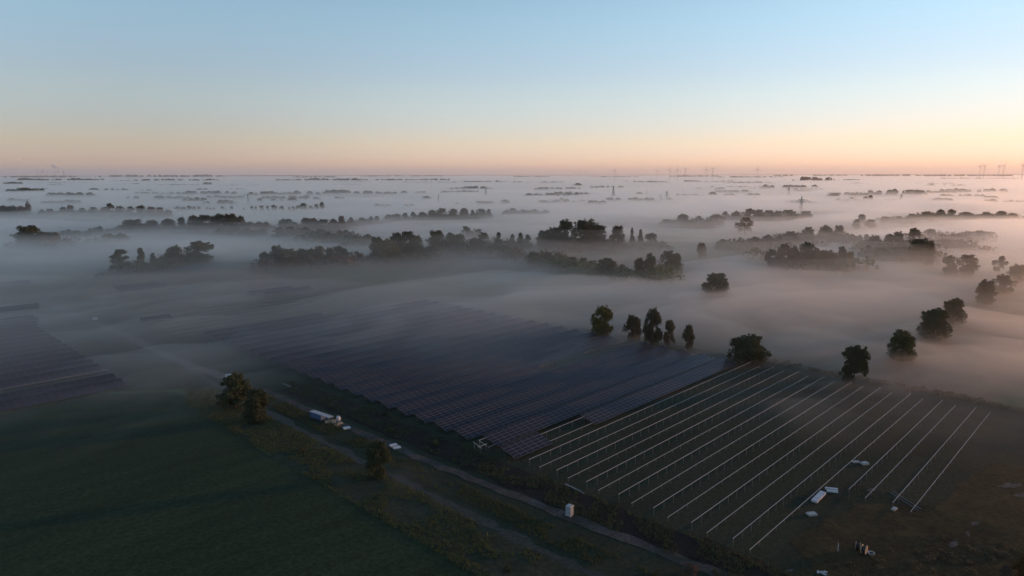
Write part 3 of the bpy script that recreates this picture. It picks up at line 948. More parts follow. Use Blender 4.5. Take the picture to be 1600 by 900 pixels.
# single trees near by, each with its own description
for (x, yt, yb, w, k, c, lab, grp) in [
    (367, 584, 637, 48, 'o', 'd', 'left and larger of the twin trees beside the misty meadow', None),
    (403, 607, 657, 40, 'o', 'd', 'right and smaller of the twin trees beside the misty meadow', None),
    (590, 689, 744, 44, 'b', 'd', 'single brown drooping tree beside the lane above the dark meadow', None),
    (940, 478, 527, 36, 'b', 'y', 'pale birch standing alone, leftmost of the birch row behind the modules', 'birches behind the module rows'),
    (988, 493, 532, 28, 'b', 'n', 'thin faint birch left of the tallest one behind the modules', 'birches behind the module rows'),
    (1018, 482, 541, 33, 'b', 'n', 'tallest brownish birch in the row behind the modules', 'birches behind the module rows'),
    (1045, 502, 541, 25, 'b', 'n', 'slim birch right beside the tallest one behind the modules', 'birches behind the module rows'),
    (1075, 508, 546, 20, 'b', 'n', 'small slender birch, rightmost of the row behind the modules', 'birches behind the module rows'),
    (1168, 521, 569, 56, 'o', 'd', 'broad dark round tree at the far corner of the bare frames', None),
    (1333, 541, 598, 46, 'o', 'd', 'nearest tree of the diagonal row rising from the mist at right', 'diagonal row of trees in the mist at right'),
    (1407, 516, 563, 44, 'o', 'g', 'flat-topped second tree of the diagonal row in the mist', 'diagonal row of trees in the mist at right'),
    (1458, 480, 530, 47, 'o', 'd', 'round third tree of the diagonal row, in front of another', 'diagonal row of trees in the mist at right'),
    (1488, 465, 508, 35, 'o', 'd', 'fourth tree of the diagonal row, half behind the round one', 'diagonal row of trees in the mist at right'),
    (1537, 439, 478, 33, 'o', 'n', 'fifth tree of the diagonal row, hazy brown in the mist', 'diagonal row of trees in the mist at right'),
    (1566, 431, 462, 34, 'o', 'n', 'sixth and farthest tree of the diagonal row, pale in mist', 'diagonal row of trees in the mist at right'),
    (1118, 428, 463, 44, 'o', 'd', 'lone dark dome-shaped tree standing in the open fog', None),
    (1163, 340, 367, 30, 's', 'a', 'wide open-crowned orange autumn tree alone in pale fog', None),
    (1560, 402, 430, 19, 's', 'n', 'thin sparse tree in warm fog near the right edge', None),
    (1590, 414, 443, 36, 'o', 'n', 'hazy round tree cut by the right edge above the row', None),
    (1482, 401, 430, 23, 'o', 'n', 'left and paler of a pair of trees in brown fog at right', None),
    (1508, 399, 432, 32, 'o', 'n', 'right and darker of a pair of trees in brown fog at right', None),
    (1452, 378, 416, 15, 'b', 'n', 'tall narrow tree beside the big dome tree at right', None),
    (1095, 379, 404, 17, 'o', 'a', 'small orange autumn tree between the centre and right groves', None),
    (1598, 868, 905, 34, 'u', 'a', 'orange-brown bush at the bottom right corner', None),
    (1570, 886, 915, 26, 'u', 'r', 'low rust-brown bush beside the bottom right corner', None),
    (1080, 884, 905, 40, 'u', 'r', 'low rust-brown bush on the bank at the bottom edge', None),
]:
    if grp is None: grp = None
    tree_px(x, yt, yb, w, K[k], CC[c], lab, grp)

GROVES = [
 ('the copse behind the far left rails', [
  (189,389,422,44,'p','d'),(221,387,419,22,'p','d'),(240,395,417,13,'b','d'),(249,402,416,14,'u','d'),(263,392,416,16,'o','d'),(276,382,415,28,'o','d'),(311,376.5,411,50,'o','g')]),
 ('the round dark clump near the left edge', [
  (47,351,382,46,'o','d'),(68,361,382,26,'o','g'),(84,361,383,22,'o','n'),(107,374,386,17,'o','d')]),
 ('the faint thicket right of the dark clump', [
  (100,359,369,10,'o','d'),(108,357,369,10,'o','d'),(120,359,369,16,'o','d'),(141,356,369,10,'p','d'),(157,353,366,10,'o','d'),(171,364,379,21,'o','d'),(189,363,378,19,'o','d')]),
 ('the long dark wood left of centre', [
  (184,353,361,9,'o','d'),(207,342,362,42,'o','d'),(238,343,362,27,'o','r'),(263,341,361,28,'o','n'),(285,338,361,16,'o','d'),(303,336,361,26,'o','r'),(322,335,361,28,'o','d'),(343,333,361,30,'o','d'),(362,333,361,30,'o','d'),(377,337,360,20,'o','d'),(391,346,360,18,'o','d'),(405,346,361,18,'o','r'),(416,346,361,14,'o','r')]),
 ('the low scrub below the long wood', [
  (345,355,367,22,'u','d'),(365,356,368,24,'u','d'),(388,356,368,24,'u','d'),(410,356,368,24,'u','n')]),
 ('the wood at the left edge', [
  (6,320,338,24,'o','d'),(20,320,338,22,'o','d'),(34,321,338,20,'o','r'),(45,312,337,10,'s','r')]),
 ('the hedge row right of the left edge wood', [
  (66,326,337,11,'o','d'),(79,325,337,15,'o','d'),(99,322,336,13,'o','r'),(110,319,336,13,'o','r'),(129,324,337,15,'o','d'),(147,322.5,337,16,'o','d'),(163,323,337,13,'o','r'),(172,317,336,17,'o','d'),(188,321,337,17,'o','r'),(204,322,337,17,'o','d'),(222,319.5,338,17,'o','d'),(236,322,338,17,'o','r'),(250,323,339,17,'o','r'),(263,327,340,15,'o','r')]),
 ('the avenue of small lollipop trees left', [
  (277.5,322,332,7,'l','d'),(283,323,332,5,'l','d'),(288.5,323,332,6,'l','d'),(296,321,332,9,'l','d'),(304,322,332,7,'l','d'),(311,322,332,7,'l','d'),(323.5,323,332,6,'l','d'),(329.5,324,332,5,'l','d'),(335,323.5,332,5,'l','d'),(347.5,322,332,7,'l','d'),(352,325,332,4,'l','d'),(362,321.5,332,6,'l','d'),(382,324,332,5,'l','d')]),
 ('the avenue of small lollipop trees centre', [
  (393.5,321.5,332,6,'l','d'),(400,322,332,4,'l','d'),(408.5,320.5,332,8,'l','d'),(418.5,321.5,332,8,'l','d'),(429,319.5,332,10,'l','d'),(440.5,321.5,332,8,'l','d'),(453,323,332,5,'l','d'),(459,322,332,5,'l','d'),(466,321,331,9,'l','d'),(474,317,330,14,'o','d'),(485,321,330,9,'o','d'),(494,318.5,330,9,'o','d'),(503,315,330,9,'o','d')]),
 ('the middle row above the dark clump', [
  (447,341,359,29,'o','d'),(461,347,359,14,'o','d'),(478,339.5,359,22,'o','d'),(490,340,359,14,'o','r'),(506,342,360,25,'o','d'),(521,341,360,15,'o','r'),(534,337,360,15,'o','r'),(549,339,354,9,'o','r'),(566,339.5,352,15,'o','d'),(580,337,350,10,'s','d'),(589,337,350,9,'s','d')]),
 ('the brown scrub under the middle row', [
  (436,355,369,22,'u','n'),(456,354,369,26,'u','n'),(478,355,370,26,'u','n'),(502,357,372,26,'u','r'),(529,359,374,14,'u','r'),(515,362,377,24,'u','d'),(555,368,382,20,'u','d'),(574,366,382,22,'u','n')]),
 ('the dark clump left of the fog bank', [
  (414,393,415,22,'o','d'),(434,382,416,26,'o','d'),(450,388,416,36,'o','n'),(471,387.5,413,24,'o','d'),(487,387,413,18,'o','d'),(500,383.5,412,22,'o','d'),(515,386,411,18,'o','d'),(528,384,410,24,'o','d'),(540,388,409,14,'o','d'),(562,395,410,13,'o','d')]),
 ('the long central tree line', [
  (590,370,404,30,'o','d'),(605,373,406,38,'o','y'),(621,363,402,28,'o','d'),(637,361,401,36,'o','d'),(653,367,400,22,'o','d'),(683,360,393,38,'o','d'),(703,363,392,22,'o','g'),(717,366,393,26,'o','d'),(741,372,394,22,'o','r'),(756,363,391,19,'o','n'),(779,363,393,17,'p','d'),(800,366,388,15,'p','d'),(813,364,388,18,'p','d'),(824,367,388,13,'o','d')]),
 ('the bushes before the central tree line', [
  (728,353,371,14,'s','g'),(748,358,371,13,'o','g'),(772,380,396,18,'u','n'),(788,384,398,24,'u','n'),(806,388,402,22,'u','n')]),
 ('the big dark grove right of centre', [
  (848,360,387,26,'o','d'),(864,355,387,32,'o','d'),(882,344,387,38,'o','d'),(916,342.5,389,54,'o','d'),(938,352,388,26,'o','d'),(964,353,388,26,'o','d'),(987,356.5,387,12,'p','d'),(1000,359,387,13,'p','d'),(1017,365,386,23,'o','d'),(1034,377,389,13,'o','d')]),
 ('the nearer row rising from the fog bank', [
  (832,393.5,414,23,'o','d'),(856,394,414,26,'o','n'),(871,395,414,19,'o','d'),(893,402,424,26,'o','n'),(911,402,424,19,'o','d'),(948,404,433,35,'o','d'),(972,414,433,17,'o','g'),(999,403,436,20,'o','d'),(1016,394,436,20,'o','d'),(1042,392,428,28,'o','n'),(1057,396,427,15,'o','g')]),
 ('the low bushes behind the orange tree', [
  (1130,375,392,26,'u','g'),(1152,379,392,20,'u','g'),(1178,371,389,26,'u','r'),(1198,368,388,26,'u','r'),(1215,368,387,20,'u','n')]),
 ('the hazy clumps above the green field', [
  (1040,343,354,17,'o','n'),(1066,335,352,23,'o','d'),(1078,346,357,30,'u','n'),(1100,346,357,28,'u','n'),(1092,338,351,14,'o','n'),(1119,335,350,27,'o','n')]),
 ('the hazy wood below the tall pylon', [
  (1133,331,345,11,'o','n'),(1150,330,346,17,'o','d'),(1170,327,347,26,'o','d'),(1185,328,347,18,'o','d'),(1200,329,347,22,'o','n'),(1214,330,347,18,'o','n'),(1230,328.5,346,26,'o','d'),(1258,330.5,344,23,'o','n')]),
 ('the dark grove at the right middle', [
  (1205,390,418,22,'o','d'),(1224,381,419,28,'o','n'),(1240,386,418,18,'o','d'),(1258,378.5,417,32,'o','d'),(1275,389,418,20,'o','n'),(1291,391,421,36,'o','n'),(1313,386,416,15,'o','d'),(1327,394,419,18,'o','y')]),
 ('the stepped hedge rising to the right', [
  (1233,362,384,26,'o','d'),(1242,369,386,13,'o','d'),(1261,355.5,380,20,'o','d'),(1288,352.5,378,22,'o','d'),(1310,353,376,20,'o','d'),(1302,364,381,21,'o','n'),(1331,367,382,12,'o','d'),(1343,368,382,9,'o','d'),(1353,367,382,10,'o','n'),(1338,343.5,360,13,'o','d'),(1345,335.5,352,15,'o','d'),(1360,344,358,19,'o','n')]),
 ('the brown grove below the right hedge', [
  (1365,368,390,24,'o','d'),(1388,367,390,24,'o','n'),(1402,362,389,20,'o','d'),(1425,358,389,28,'o','n'),(1437,373,410,42,'o','d'),(1375,389,408,30,'o','d'),(1394,388,406,17,'o','d'),(1411,392,408,16,'o','d')]),
 ('the fading trees right of the dome tree', [
  (1454,359,375,23,'o','n'),(1470,366,377,15,'o','n'),(1478,377,392,24,'o','n'),(1487,368,381,13,'o','n'),(1506,366,379,15,'o','n'),(1528,361,375,17,'o','n')]),
 ('the pale fog row at far right', [
  (1381,339,350,17,'o','n'),(1404,338.5,350,15,'o','n'),(1424,334.5,347,15,'o','d'),(1448,331,345,21,'o','n'),(1468,328.5,344,17,'o','n'),(1485,328.5,344,15,'o','n'),(1507,332,345,23,'o','n'),(1540,332,345,19,'o','d'),(1563,331,344,21,'o','d'),(1580,334,345,17,'o','n')]),
 ('the pointed wood above the centre', [
  (606,335,345,17,'p','d'),(620,334,345,17,'o','d'),(633,332,345,16,'p','d'),(646,330.5,345,16,'p','d'),(660,331,345,17,'o','d'),(676,328,345,17,'o','d'),(691,325,345,20,'o','d'),(709,326,344,20,'o','d'),(725,325,343,19,'o','d'),(738,328,343,12,'p','d'),(751,326,341,18,'o','n'),(764,327,341,15,'p','d')]),
 ('the faint row right of the pointed wood', [
  (788,330,337,10,'o','n'),(801,325,336,13,'o','n'),(817,327,336,12,'o','n'),(835,327,336,14,'o','n'),(852,328,336,12,'o','n')]),
]
def undergrowth(pts, place, col, seed, hmax=4.5, spread=16.0, per=5):
    """continuous scrub under and between the trees of a grove"""
    rs = np.random.RandomState(seed)
    P = []
    for (x0, y0), (x1, y1) in zip(pts[:-1], pts[1:]):
        L_ = math.hypot(x1 - x0, y1 - y0)
        if L_ > 120: continue
        k = max(2, int(L_ / 5.0) * per)
        t = rs.rand(k)
        P.append(np.stack([x0 + (x1 - x0) * t + rs.normal(size=k) * 2, y0 + (y1 - y0) * t + rs.normal(size=k) * spread], 1))
    if not P: return
    P = np.concatenate(P)
    n = len(P)
    hh = hmax * rs.uniform(0.25, 1.0, n) * (0.5 + fbm(P[:, 0] / 20, P[:, 1] / 20, 3))
    rr = hh * rs.uniform(0.8, 1.5, n)
    m = 70
    d = rs.normal(size=(n, m, 3)); d[:, :, 2] = np.abs(d[:, :, 2]); d /= np.linalg.norm(d, axis=2)[:, :, None]
    q = rs.uniform(0.7, 1.1, (n, m))
    V0 = np.stack([P[:, 0:1] + d[:, :, 0] * rr[:, None] * q, P[:, 1:2] + d[:, :, 1] * rr[:, None] * q, d[:, :, 2] * hh[:, None] * q + 0.05], 2).reshape(-1, 3)
    dd = d.reshape(-1, 3) + rs.normal(size=(n * m, 3)) * 0.6
    dd /= np.linalg.norm(dd, axis=1)[:, None]
    t = np.cross(dd, rs.normal(size=dd.shape)); t /= np.linalg.norm(t, axis=1)[:, None]
    u = np.cross(dd, t)
    sz = (np.repeat(hh, m) * 0.17 * rs.uniform(0.6, 1.3, n * m))[:, None]
    V = np.stack([V0 - t * sz, V0 - u * sz, V0 + t * sz, V0 + u * sz], 1).reshape(-1, 3)
    o = link('undergrowth', mesh_np('undergrowth', V, np.arange(len(V)).reshape(-1, 4), LEAF[col]))
    tag(o, 'low scrub under ' + place, None, None, 'stuff')
KINDWORD = {'o': 'tree', 'b': 'tree', 'p': 'conifer', 'u': 'bush', 's': 'tree', 'l': 'tree'}
for gi, (place, lst) in enumerate(GROVES):
    lst = sorted(lst)
    n = len(lst)
    if 'avenue' not in place:
        undergrowth([ground_at(t_[0], t_[2] - 0.5) for t_ in lst], place, ['dark', 'brown', 'rust', 'green'][gi % 4] if lst[0][0] > 500 else ['dark', 'rust'][gi % 2], 60 + gi, 8.0)
    for i, (x, yt, yb, w, k, c) in enumerate(lst):
        pos = 'leftmost' if i == 0 else ('rightmost' if i == n - 1 else ordinal(i) + ' from the left')
        word = {'d': 'dark ', 'g': 'green ', 'y': 'yellow-green ', 'n': 'brownish ', 'r': 'reddish-brown ', 'a': 'orange '}[c]
        lab = f'{word}{KINDWORD[k]}, {pos} in {place}'
        tree_px(x, yt, yb, w, K[k], CC[c], lab, 'trees of ' + place)
# far tree clumps one can still tell apart, a few trees each
BELTS = [
 (523,538,306,313),(660,672,306,313),(711,718,316,322),(721,730,317.5,322),(743,770,312.5,321),(782,795,312,321),(812,822,316,321),
 (874,890,309.5,317),(904,915,312,318),(948,970,308,317),(980,1023,308.5,317),(1055,1100,303,309),(1108,1118,300,308),(1130,1148,302.5,308),(1167,1188,302.5,308),
 (1325,1345,309,317),(1349,1363,305,317),(1380,1402,311,317),(1520,1532,312,319),(1537,1556,311,319),(1568,1582,313.5,319),(1586,1600,314,319),
 (285,322,307,317),(585,610,318,325),(632,648,318,325),(65,127,310.5,320),(1262,1278,315,321),
]
for i, (x0, x1, yt, yb) in enumerate(BELTS):
    n = max(1, int(round((x1 - x0) / 9.0)))
    xm = (x0 + x1) / 2
    side = 'far left' if xm < 320 else 'left' if xm < 640 else 'middle' if xm < 960 else 'right' if xm < 1280 else 'far right'
    for j in range(n):
        x = x0 + (x1 - x0) * (j + 0.5) / n
        t = yt + tree_rnd.uniform(0, 0.3) * (yb - yt)
        pos = f', {ordinal(j)} from its left' if n > 1 else ''
        tree_px(x, t, yb, (x1 - x0) / n * 1.35, 'oak', 'dark' if xm < 800 else 'brown',
                f'tiny tree{pos} in the {ordinal(i)} far clump towards the {side}', 'tiny trees in the far clumps')

# distant woods that read as one mass each
def distant_wood(x0, x1, yt, yb, seed, col):
    rs = np.random.RandomState(seed)
    gx0, gy = ground_at(x0, yb); gx1, _ = ground_at(x1, yb)
    depth = gy
    H = max(13.0, (yb - yt) * depth / FPX)
    wl_ = gx1 - gx0
    dep = max(30.0, min(400.0, wl_ * 0.35))
    n = int(max(8, min(220, wl_ / (H * 0.55))))
    cx = gx0 + wl_ * rs.rand(n); cyy = gy + dep * rs.rand(n)
    prof = 0.55 + 0.45 * fbm((cx - gx0) / max(H * 4, 1) + seed * 3.1, cyy / 200.0, 3) * 1.25
    edge = np.minimum(1.0, np.minimum(cx - gx0, gx1 - cx) / (H * 1.2) + 0.45)
    hh = H * prof * edge * rs.uniform(0.8, 1.05, n)
    rr = hh * rs.uniform(0.42, 0.75, n)
    m = 60
    d = rs.normal(size=(n, m, 3)); d[:, :, 2] = np.abs(d[:, :, 2]) * 1.2 - 0.25
    d /= np.linalg.norm(d, axis=2)[:, :, None]
    P = np.stack([cx[:, None] + d[:, :, 0] * rr[:, None], cyy[:, None] + d[:, :, 1] * rr[:, None], hh[:, None] * (0.52 + 0.48 * d[:, :, 2])], 2)
    P *= 1.0
    P = P.reshape(-1, 3); dd = d.reshape(-1, 3)
    P[:, 2] = np.maximum(P[:, 2], 0.5)
    nrm = dd + rs.normal(size=dd.shape) * 0.5
    nrm /= np.linalg.norm(nrm, axis=1)[:, None]
    t = np.cross(nrm, rs.normal(size=dd.shape)); t /= np.linalg.norm(t, axis=1)[:, None]
    q = np.cross(nrm, t)
    sz = (np.repeat(hh, m) * 0.17 * rs.uniform(0.6, 1.3, n * m))[:, None]
    V = np.stack([P - t * sz, P - q * sz, P + t * sz, P + q * sz], 1).reshape(-1, 3)
    o = link('distant_wood', mesh_np('distant_wood', V, np.arange(len(V)).reshape(-1, 4), LEAF[col]))
    side = 'left' if x1 < 560 else 'right' if x0 > 1040 else 'centre'
    tag(o, f'misty distant wood on the {side} towards the horizon', None, None, 'stuff')
WOODS = [(2,60,292,301),(57,147,299.5,310),(0,42,308,317),(200,248,298,305),(232,300,299,305),(288,372,297,305),(135,195,293.5,299),(305,323,292.5,298),(355,378,292.5,297),
 (315,328,284,289),(240,310,287,290),(0,40,283,288),(20,145,277,282),(150,340,272,276.5),(210,330,278.5,283),(190,290,306,312),(381,400,300,307),
 (406,454,299,306),(456,497,297.5,306),(503,546,295.5,305),(545,595,297,305),(598,622,299,305),(625,637,298,304),(642,670,297,304),(685,705,297,304),(708,724,299.5,304),(720,731,297,303),
 (410,700,279,283),(480,560,278,282),(720,790,282,286),(700,740,292.5,297),(722,770,291,297),(400,465,310,317),(450,520,274.5,277.5),(560,690,273.8,276),
 (800,883,283.5,287),(835,915,292.8,298),(895,910,286,292),(922,975,290.5,295),(840,900,314,320),(1087,1115,293,298),(1118,1135,293,299),(1170,1200,294,298),(1073,1148,282.5,286),(990,1050,283,287),(915,950,317,323),
 (1242,1302,276.5,285),(1200,1280,289,297),(1295,1365,302,311),(1367,1450,297.5,308),(1430,1500,299,305),(1463,1533,296,304),(1540,1580,296,303),(1452,1465,288,293),(1470,1515,288.5,293),(1550,1570,288.5,292),(1455,1490,312.5,318),(1300,1345,281,284),(1480,1600,279,282),
 (925,1000,275.5,278),(1050,1130,274.5,277.5),(1210,1240,273,276.5),(1270,1330,273.5,276.5),(1350,1440,273,277),(1440,1600,274,277.5),(800,860,275,277.5),(0,110,273,277),(340,470,273,275.5),(1130,1230,276,279)]
wr = random.Random(31)
for q in range(34):
    yb_ = wr.uniform(283, 321)
    x_ = wr.uniform(0, 1560)
    WOODS.append((x_, x_ + wr.uniform(20, 100), yb_ - wr.uniform(2.0, 2.6 + (yb_ - 275) * 0.08), yb_))
for i, (a, b_, t_, bb) in enumerate(WOODS):
    distant_wood(a, b_, t_, bb, 100 + i, 'dark' if (a + b_) / 2 < 750 else 'brown')

# ------------------------------------------------------------------ rough vegetation near the camera
def tufts(name, fn, n, hmin, hmax, mat, label, seed):
    rs = np.random.RandomState(seed)
    P = fn(rs, n)
    k = 5
    X = np.repeat(P, k, 0)
    a = rs.rand(len(X)) * 6.283
    h = rs.uniform(hmin, hmax, len(X))
    lean = rs.uniform(0.2, 0.6, len(X)) * h
    w = h * rs.uniform(0.10, 0.22, len(X))
    X = X + np.stack([rs.normal(size=len(X)) * hmax * 0.3, rs.normal(size=len(X)) * hmax * 0.3], 1)
    ca, sa = np.cos(a), np.sin(a)
    z0 = np.full(len(X), 0.02)
    A = np.stack([X[:, 0] - sa * w, X[:, 1] + ca * w, z0], 1)
    B = np.stack([X[:, 0] + sa * w, X[:, 1] - ca * w, z0], 1)
    C = np.stack([X[:, 0] + ca * lean, X[:, 1] + sa * lean, h], 1)
    V = np.stack([A, B, C], 1).reshape(-1, 3)
    o = link(name, mesh_np(name, V, np.arange(len(V)).reshape(-1, 3), mat))
    tag(o, label, None, None, 'stuff')
def area(s0, s1, n0, n1, thr=0.0, sc=8.0):
    def f(rs, n):
        s = rs.uniform(s0, s1, n * 3); nn = rs.uniform(n0, n1, n * 3)
        ok = fbm(s / sc + 5, nn / sc + 9, 3) > thr
        s, nn = s[ok][:n], nn[ok][:n]
        return np.stack([s * DS[0] + nn * DN[0], s * DS[1] + nn * DN[1]], 1)
    return f
tufts('verge_grass', area(75, 88, -225, -20, 0.40, 9), 12000, 0.15, 0.6, LEAF['green'], 'tall rough grass along the ditch beside the meadow', 1)
tufts('bank_grass', area(104, 113.5, -205, -25, 0.48, 5), 5000, 0.2, 0.7, LEAF['dark'], 'dark rough growth on the bank below the module rows', 2)
tufts('rough_grass', area(113, 160, -46, 8, 0.42, 6), 9000, 0.12, 0.4, LEAF['brown'], 'brown rough grass on the unfinished ground at lower right', 3)
tufts('track_grass', area(92, 97.5, -225, -30, 0.46, 5), 4500, 0.2, 0.6, LEAF['green'], 'rough grass between the lane and the gravel track', 4)
for i in range(24):
    rnd = random.Random(900 + i)
    n_ = -22 - i * 8.3 + rnd.uniform(-3, 3)
    s_ = rnd.choice([79.0, 80.5, 105.5, 107.0, 111.5]) + rnd.uniform(-1.2, 1.2)
    x_, y_, _ = SN(s_, n_)
    h_ = rnd.uniform(0.6, 1.4)
    where = 'ditch beside the dark meadow' if s_ < 90 else 'dark bank below the module rows'
    make_tree(x_, y_, h_, h_ * rnd.uniform(1.2, 2.0), 'bush', rnd.choice(['dark', 'green', 'brown']), f'{ordinal(i)} nearest low dark shrub, in the {where}', f'low shrubs in the {where}', 'mid', 'shrub', 'shrub')
# hedge bank on the far side of the bare frames, and scrub on the rough ground
undergrowth([SN(246.5, n_)[:2] for n_ in range(-118, 20, 12)], 'the hedge bank behind the bare frames', 'brown', 401, 1.1, 1.3, 12)
undergrowth([SN(s_, n_)[:2] for s_, n_ in ((118, -38), (122, -30), (128, -26), (136, -24), (146, -20), (150, -10))], 'the rough ground at lower right', 'brown', 402, 0.9, 3.5, 14)

# ------------------------------------------------------------------ far structures
def turbine_meshes():
    t = MB()
    for i in range(6):
        z0, z1 = 108 * i / 6, 108 * (i + 1) / 6
        t.tube((0, 0, z0), (0, 0, z1), 1.9 - 0.9 * i / 6, 1.9 - 0.9 * (i + 1) / 6, 12)
    nac = MB(); nac.box(-2.0, 2.0, -4.5, 8.0, 106.5, 111); nac.box(-1.4, 1.4, 8.0, 10.0, 107.2, 110.3)
    hub = MB(); hub.tube((0, -4.6, 0), (0, -8.0, 0), 2.2, 0.8, 12)
    bl = MB()
    k = 0
    secs = [(1.5, 1.1, 0.9), (8, 2.1, 0.6), (20, 1.7, 0.4), (34, 1.1, 0.25), (44, 0.4, 0.1)]
    for z, c, th in secs:
        bl.v += [(-c, -0.2, z), (0, -th, z), (c * 0.8, 0.2, z), (0, th, z)]
    for i in range(len(secs) - 1):
        for j in range(4):
            bl.f.append((i * 4 + j, i * 4 + (j + 1) % 4, (i + 1) * 4 + (j + 1) % 4, (i + 1) * 4 + j)); bl.m.append(0)
    bl.f.append((3, 2, 1, 0)); bl.m.append(0); bl.f.append((16, 17, 18, 19)); bl.m.append(0)
    return [x.mesh(n, M['turbine']) for x, n in ((t, 'tower'), (nac, 'nacelle'), (hub, 'hub'), (bl, 'blade'))]
TM = turbine_meshes()
def turbine(px, hub_py, D, yaw, rot, sc, label, group):
    # hub seen at hub_py; distance D
    x = (px - 800) / FPX * D
    hz = CAM_H + D * math.tan(math.atan((450 - hub_py) / FPX) - PITCH)
    r = empty('wind_turbine', (x, D, 0), yaw)
    r.scale = (hz / 108.7,) * 3
    tag(r, label, 'wind turbine', group)
    link('tower', TM[0], r)
    nc = link('nacelle', TM[1], r)
    hb = link('hub', TM[2], r, (0, 0, 108.7))
    for q in range(3):
        o = link('blade', TM[3], hb, (0, -6.2, 0))
        o.rotation_euler = (0, rot + q * 2 * math.pi / 3, 0)
TG = 'turbines on the horizon right of centre'
names = ['single turbine left of the right-centre group on the horizon', 'short turbine left of the main horizon group', 'first full-size turbine of the close trio', 'middle turbine of the close trio on the horizon', 'third turbine of the close trio, blades raised in a Y', 'left of the turbine pair right of the trio', 'right of the turbine pair, blades raised in a Y', 'lone turbine right of the pair on the horizon']
for i, (px, hy, D, yaw, rot) in enumerate([(958, 266.5, 6300, .2, .5), (1023.5, 267.5, 8200, .3, .0), (1043, 265.5, 6600, .1, .42), (1055, 265.6, 6800, -.2, -.15), (1067, 265, 6900, .2, math.pi / 3 + .05), (1099, 265.2, 6400, .1, 0.02), (1109, 264.5, 6600, .1, math.pi / 3 - .02), (1178, 264.8, 6200, .1, .06)]):
    turbine(px, hy, D, yaw, rot, 1, names[i], TG)
for i, (px, hy, D, rot) in enumerate([(1521, 261, 7600, .3), (1527, 260.5, 7600, .9), (1550, 260.5, 7400, .1), (1557, 260, 7400, .6), (1586, 259.5, 7200, 1.1)]):
    turbine(px, hy, D, .4, rot, 1, f'{ordinal(i)} faint turbine from the left near the right edge of the horizon', 'faint turbines at the right end of the horizon')
for i, (px, hy, D, rot) in enumerate([(69.5, 268, 8200, .3), (75.5, 267.5, 8000, .9), (78, 266.5, 7400, .2), (83.5, 269, 8600, .6), (91.5, 269, 8600, 1.0), (96.5, 268.5, 8400, .1), (101.5, 267, 7800, .5), (109.5, 269, 8700, .8)]):
    turbine(px, hy, D, -.5, rot, 1, f'{ordinal(i)} white turbine from the left in the far left cluster', 'white turbines in the far left cluster')
for i, (px, hy, D, rot) in enumerate([(898, 269.5, 12000, .3), (905, 269.3, 12000, .9), (914, 269.3, 12000, .2)]):
    turbine(px, hy, D, .3, rot, 1, f'{ordinal(i)} tiny turbine from the left at the middle of the horizon', 'tiny turbines at the middle of the horizon')

def pylon(px, pyt, pyb, label, arms=True):
    x, y = ground_at(px, pyb)
    h = (pyb - pyt) * y / FPX
    r = empty('power_pylon', (x, y, 0), 0.3)
    tag(r, label, 'pylon', 'power pylons rising from the fog')
    w = h * 0.10
    cs = [(-1, -1), (1, -1), (1, 1), (-1, 1)]
    th = max(0.28, h * 0.012)
    lv = [0, 0.22, 0.42, 0.6, 0.76, 0.9, 1.0]
    wd = lambda q: w * (1 - 0.86 * q)
    for cx_, cy_ in cs:
        b = MB(); b.bar((cx_ * wd(0), cy_ * wd(0), 0), (cx_ * wd(1), cy_ * wd(1), h), th); b.build('leg', M['pylon'], r)
    b = MB()
    for a, c in zip(lv[:-1], lv[1:]):
        for i in range(4):
            p, q = cs[i], cs[(i + 1) % 4]
            b.bar((p[0] * wd(a), p[1] * wd(a), a * h), (q[0] * wd(c), q[1] * wd(c), c * h), th * 0.6)
            b.bar((q[0] * wd(a), q[1] * wd(a), a * h), (p[0] * wd(c), p[1] * wd(c), c * h), th * 0.6)
    b.build('lattice', M['pylon'], r)
    if arms:
        for q, l in ((0.62, 0.34), (0.80, 0.26)):
            b = MB(); b.bar((-l * h, 0, q * h), (l * h, 0, q * h), th * 1.1); b.bar((-l * h, 0, q * h), (0, 0, q * h + h * 0.06), th * 0.7); b.bar((l * h, 0, q * h), (0, 0, q * h + h * 0.06), th * 0.7)
            b.build('crossarm', M['pylon'], r)
for a in [(388, 302, 322, 'tall thin mast above the lollipop avenue at left', False), (685, 304, 319, 'thin mast left of the centre, right of the long far belt', False), (759, 294, 309, 'thin mast standing on a small clump near the centre', False),
          (958, 291, 312, 'slim mast behind the far clumps right of centre', False), (1041.5, 299, 316, 'lattice pylon with crossarms right of the far clumps', True), (1032, 304, 314, 'faint pylon just left of the crossarm pylon', True),
          (1251, 308, 333, 'tallest pylon with crossarms above the hazy wood at right', True), (1232, 292, 307, 'pylon left above the tallest one at right', False), (1179, 308, 317, 'small pylon between the right clumps', True),
          (1493, 294, 304, 'faint pylon in the far right belt', True), (1407, 304, 318, 'slender pylon beside the dark clump at far right', True), (1067, 294, 301, 'tiny pylon above the right of centre clumps', True), (438, 292, 300, 'tiny mast over the far belt left of centre', False), (702, 277, 284, 'tiny steeple-like mast on the far dark wood', False)]:
    pylon(*a)

# far white barn
x, y = ground_at(83, 284)
r = empty('farm_barn', (x, y, 0), 0.5)
tag(r, 'tiny white-roofed farm barn in the far left haze', 'barn')
b = MB(); b.box(-17, 17, -10, 10, 0, 7); b.build('wall', M['brick'], r)
b = MB(); b.v += [(-18, -11, 6.8), (18, -11, 6.8), (18, 11, 6.8), (-18, 11, 6.8), (-18, 0, 13), (18, 0, 13)]
for f in ((0, 1, 5, 4), (2, 3, 4, 5), (0, 4, 3), (1, 2, 5), (3, 2, 1, 0)):
    b.f.append(f); b.m.append(0)
b.build('roof', M['roof'], r)
b = MB(); b.box(-4, 4, -10.3, -10.05, 0, 5); b.build('door', M['dark'], r)

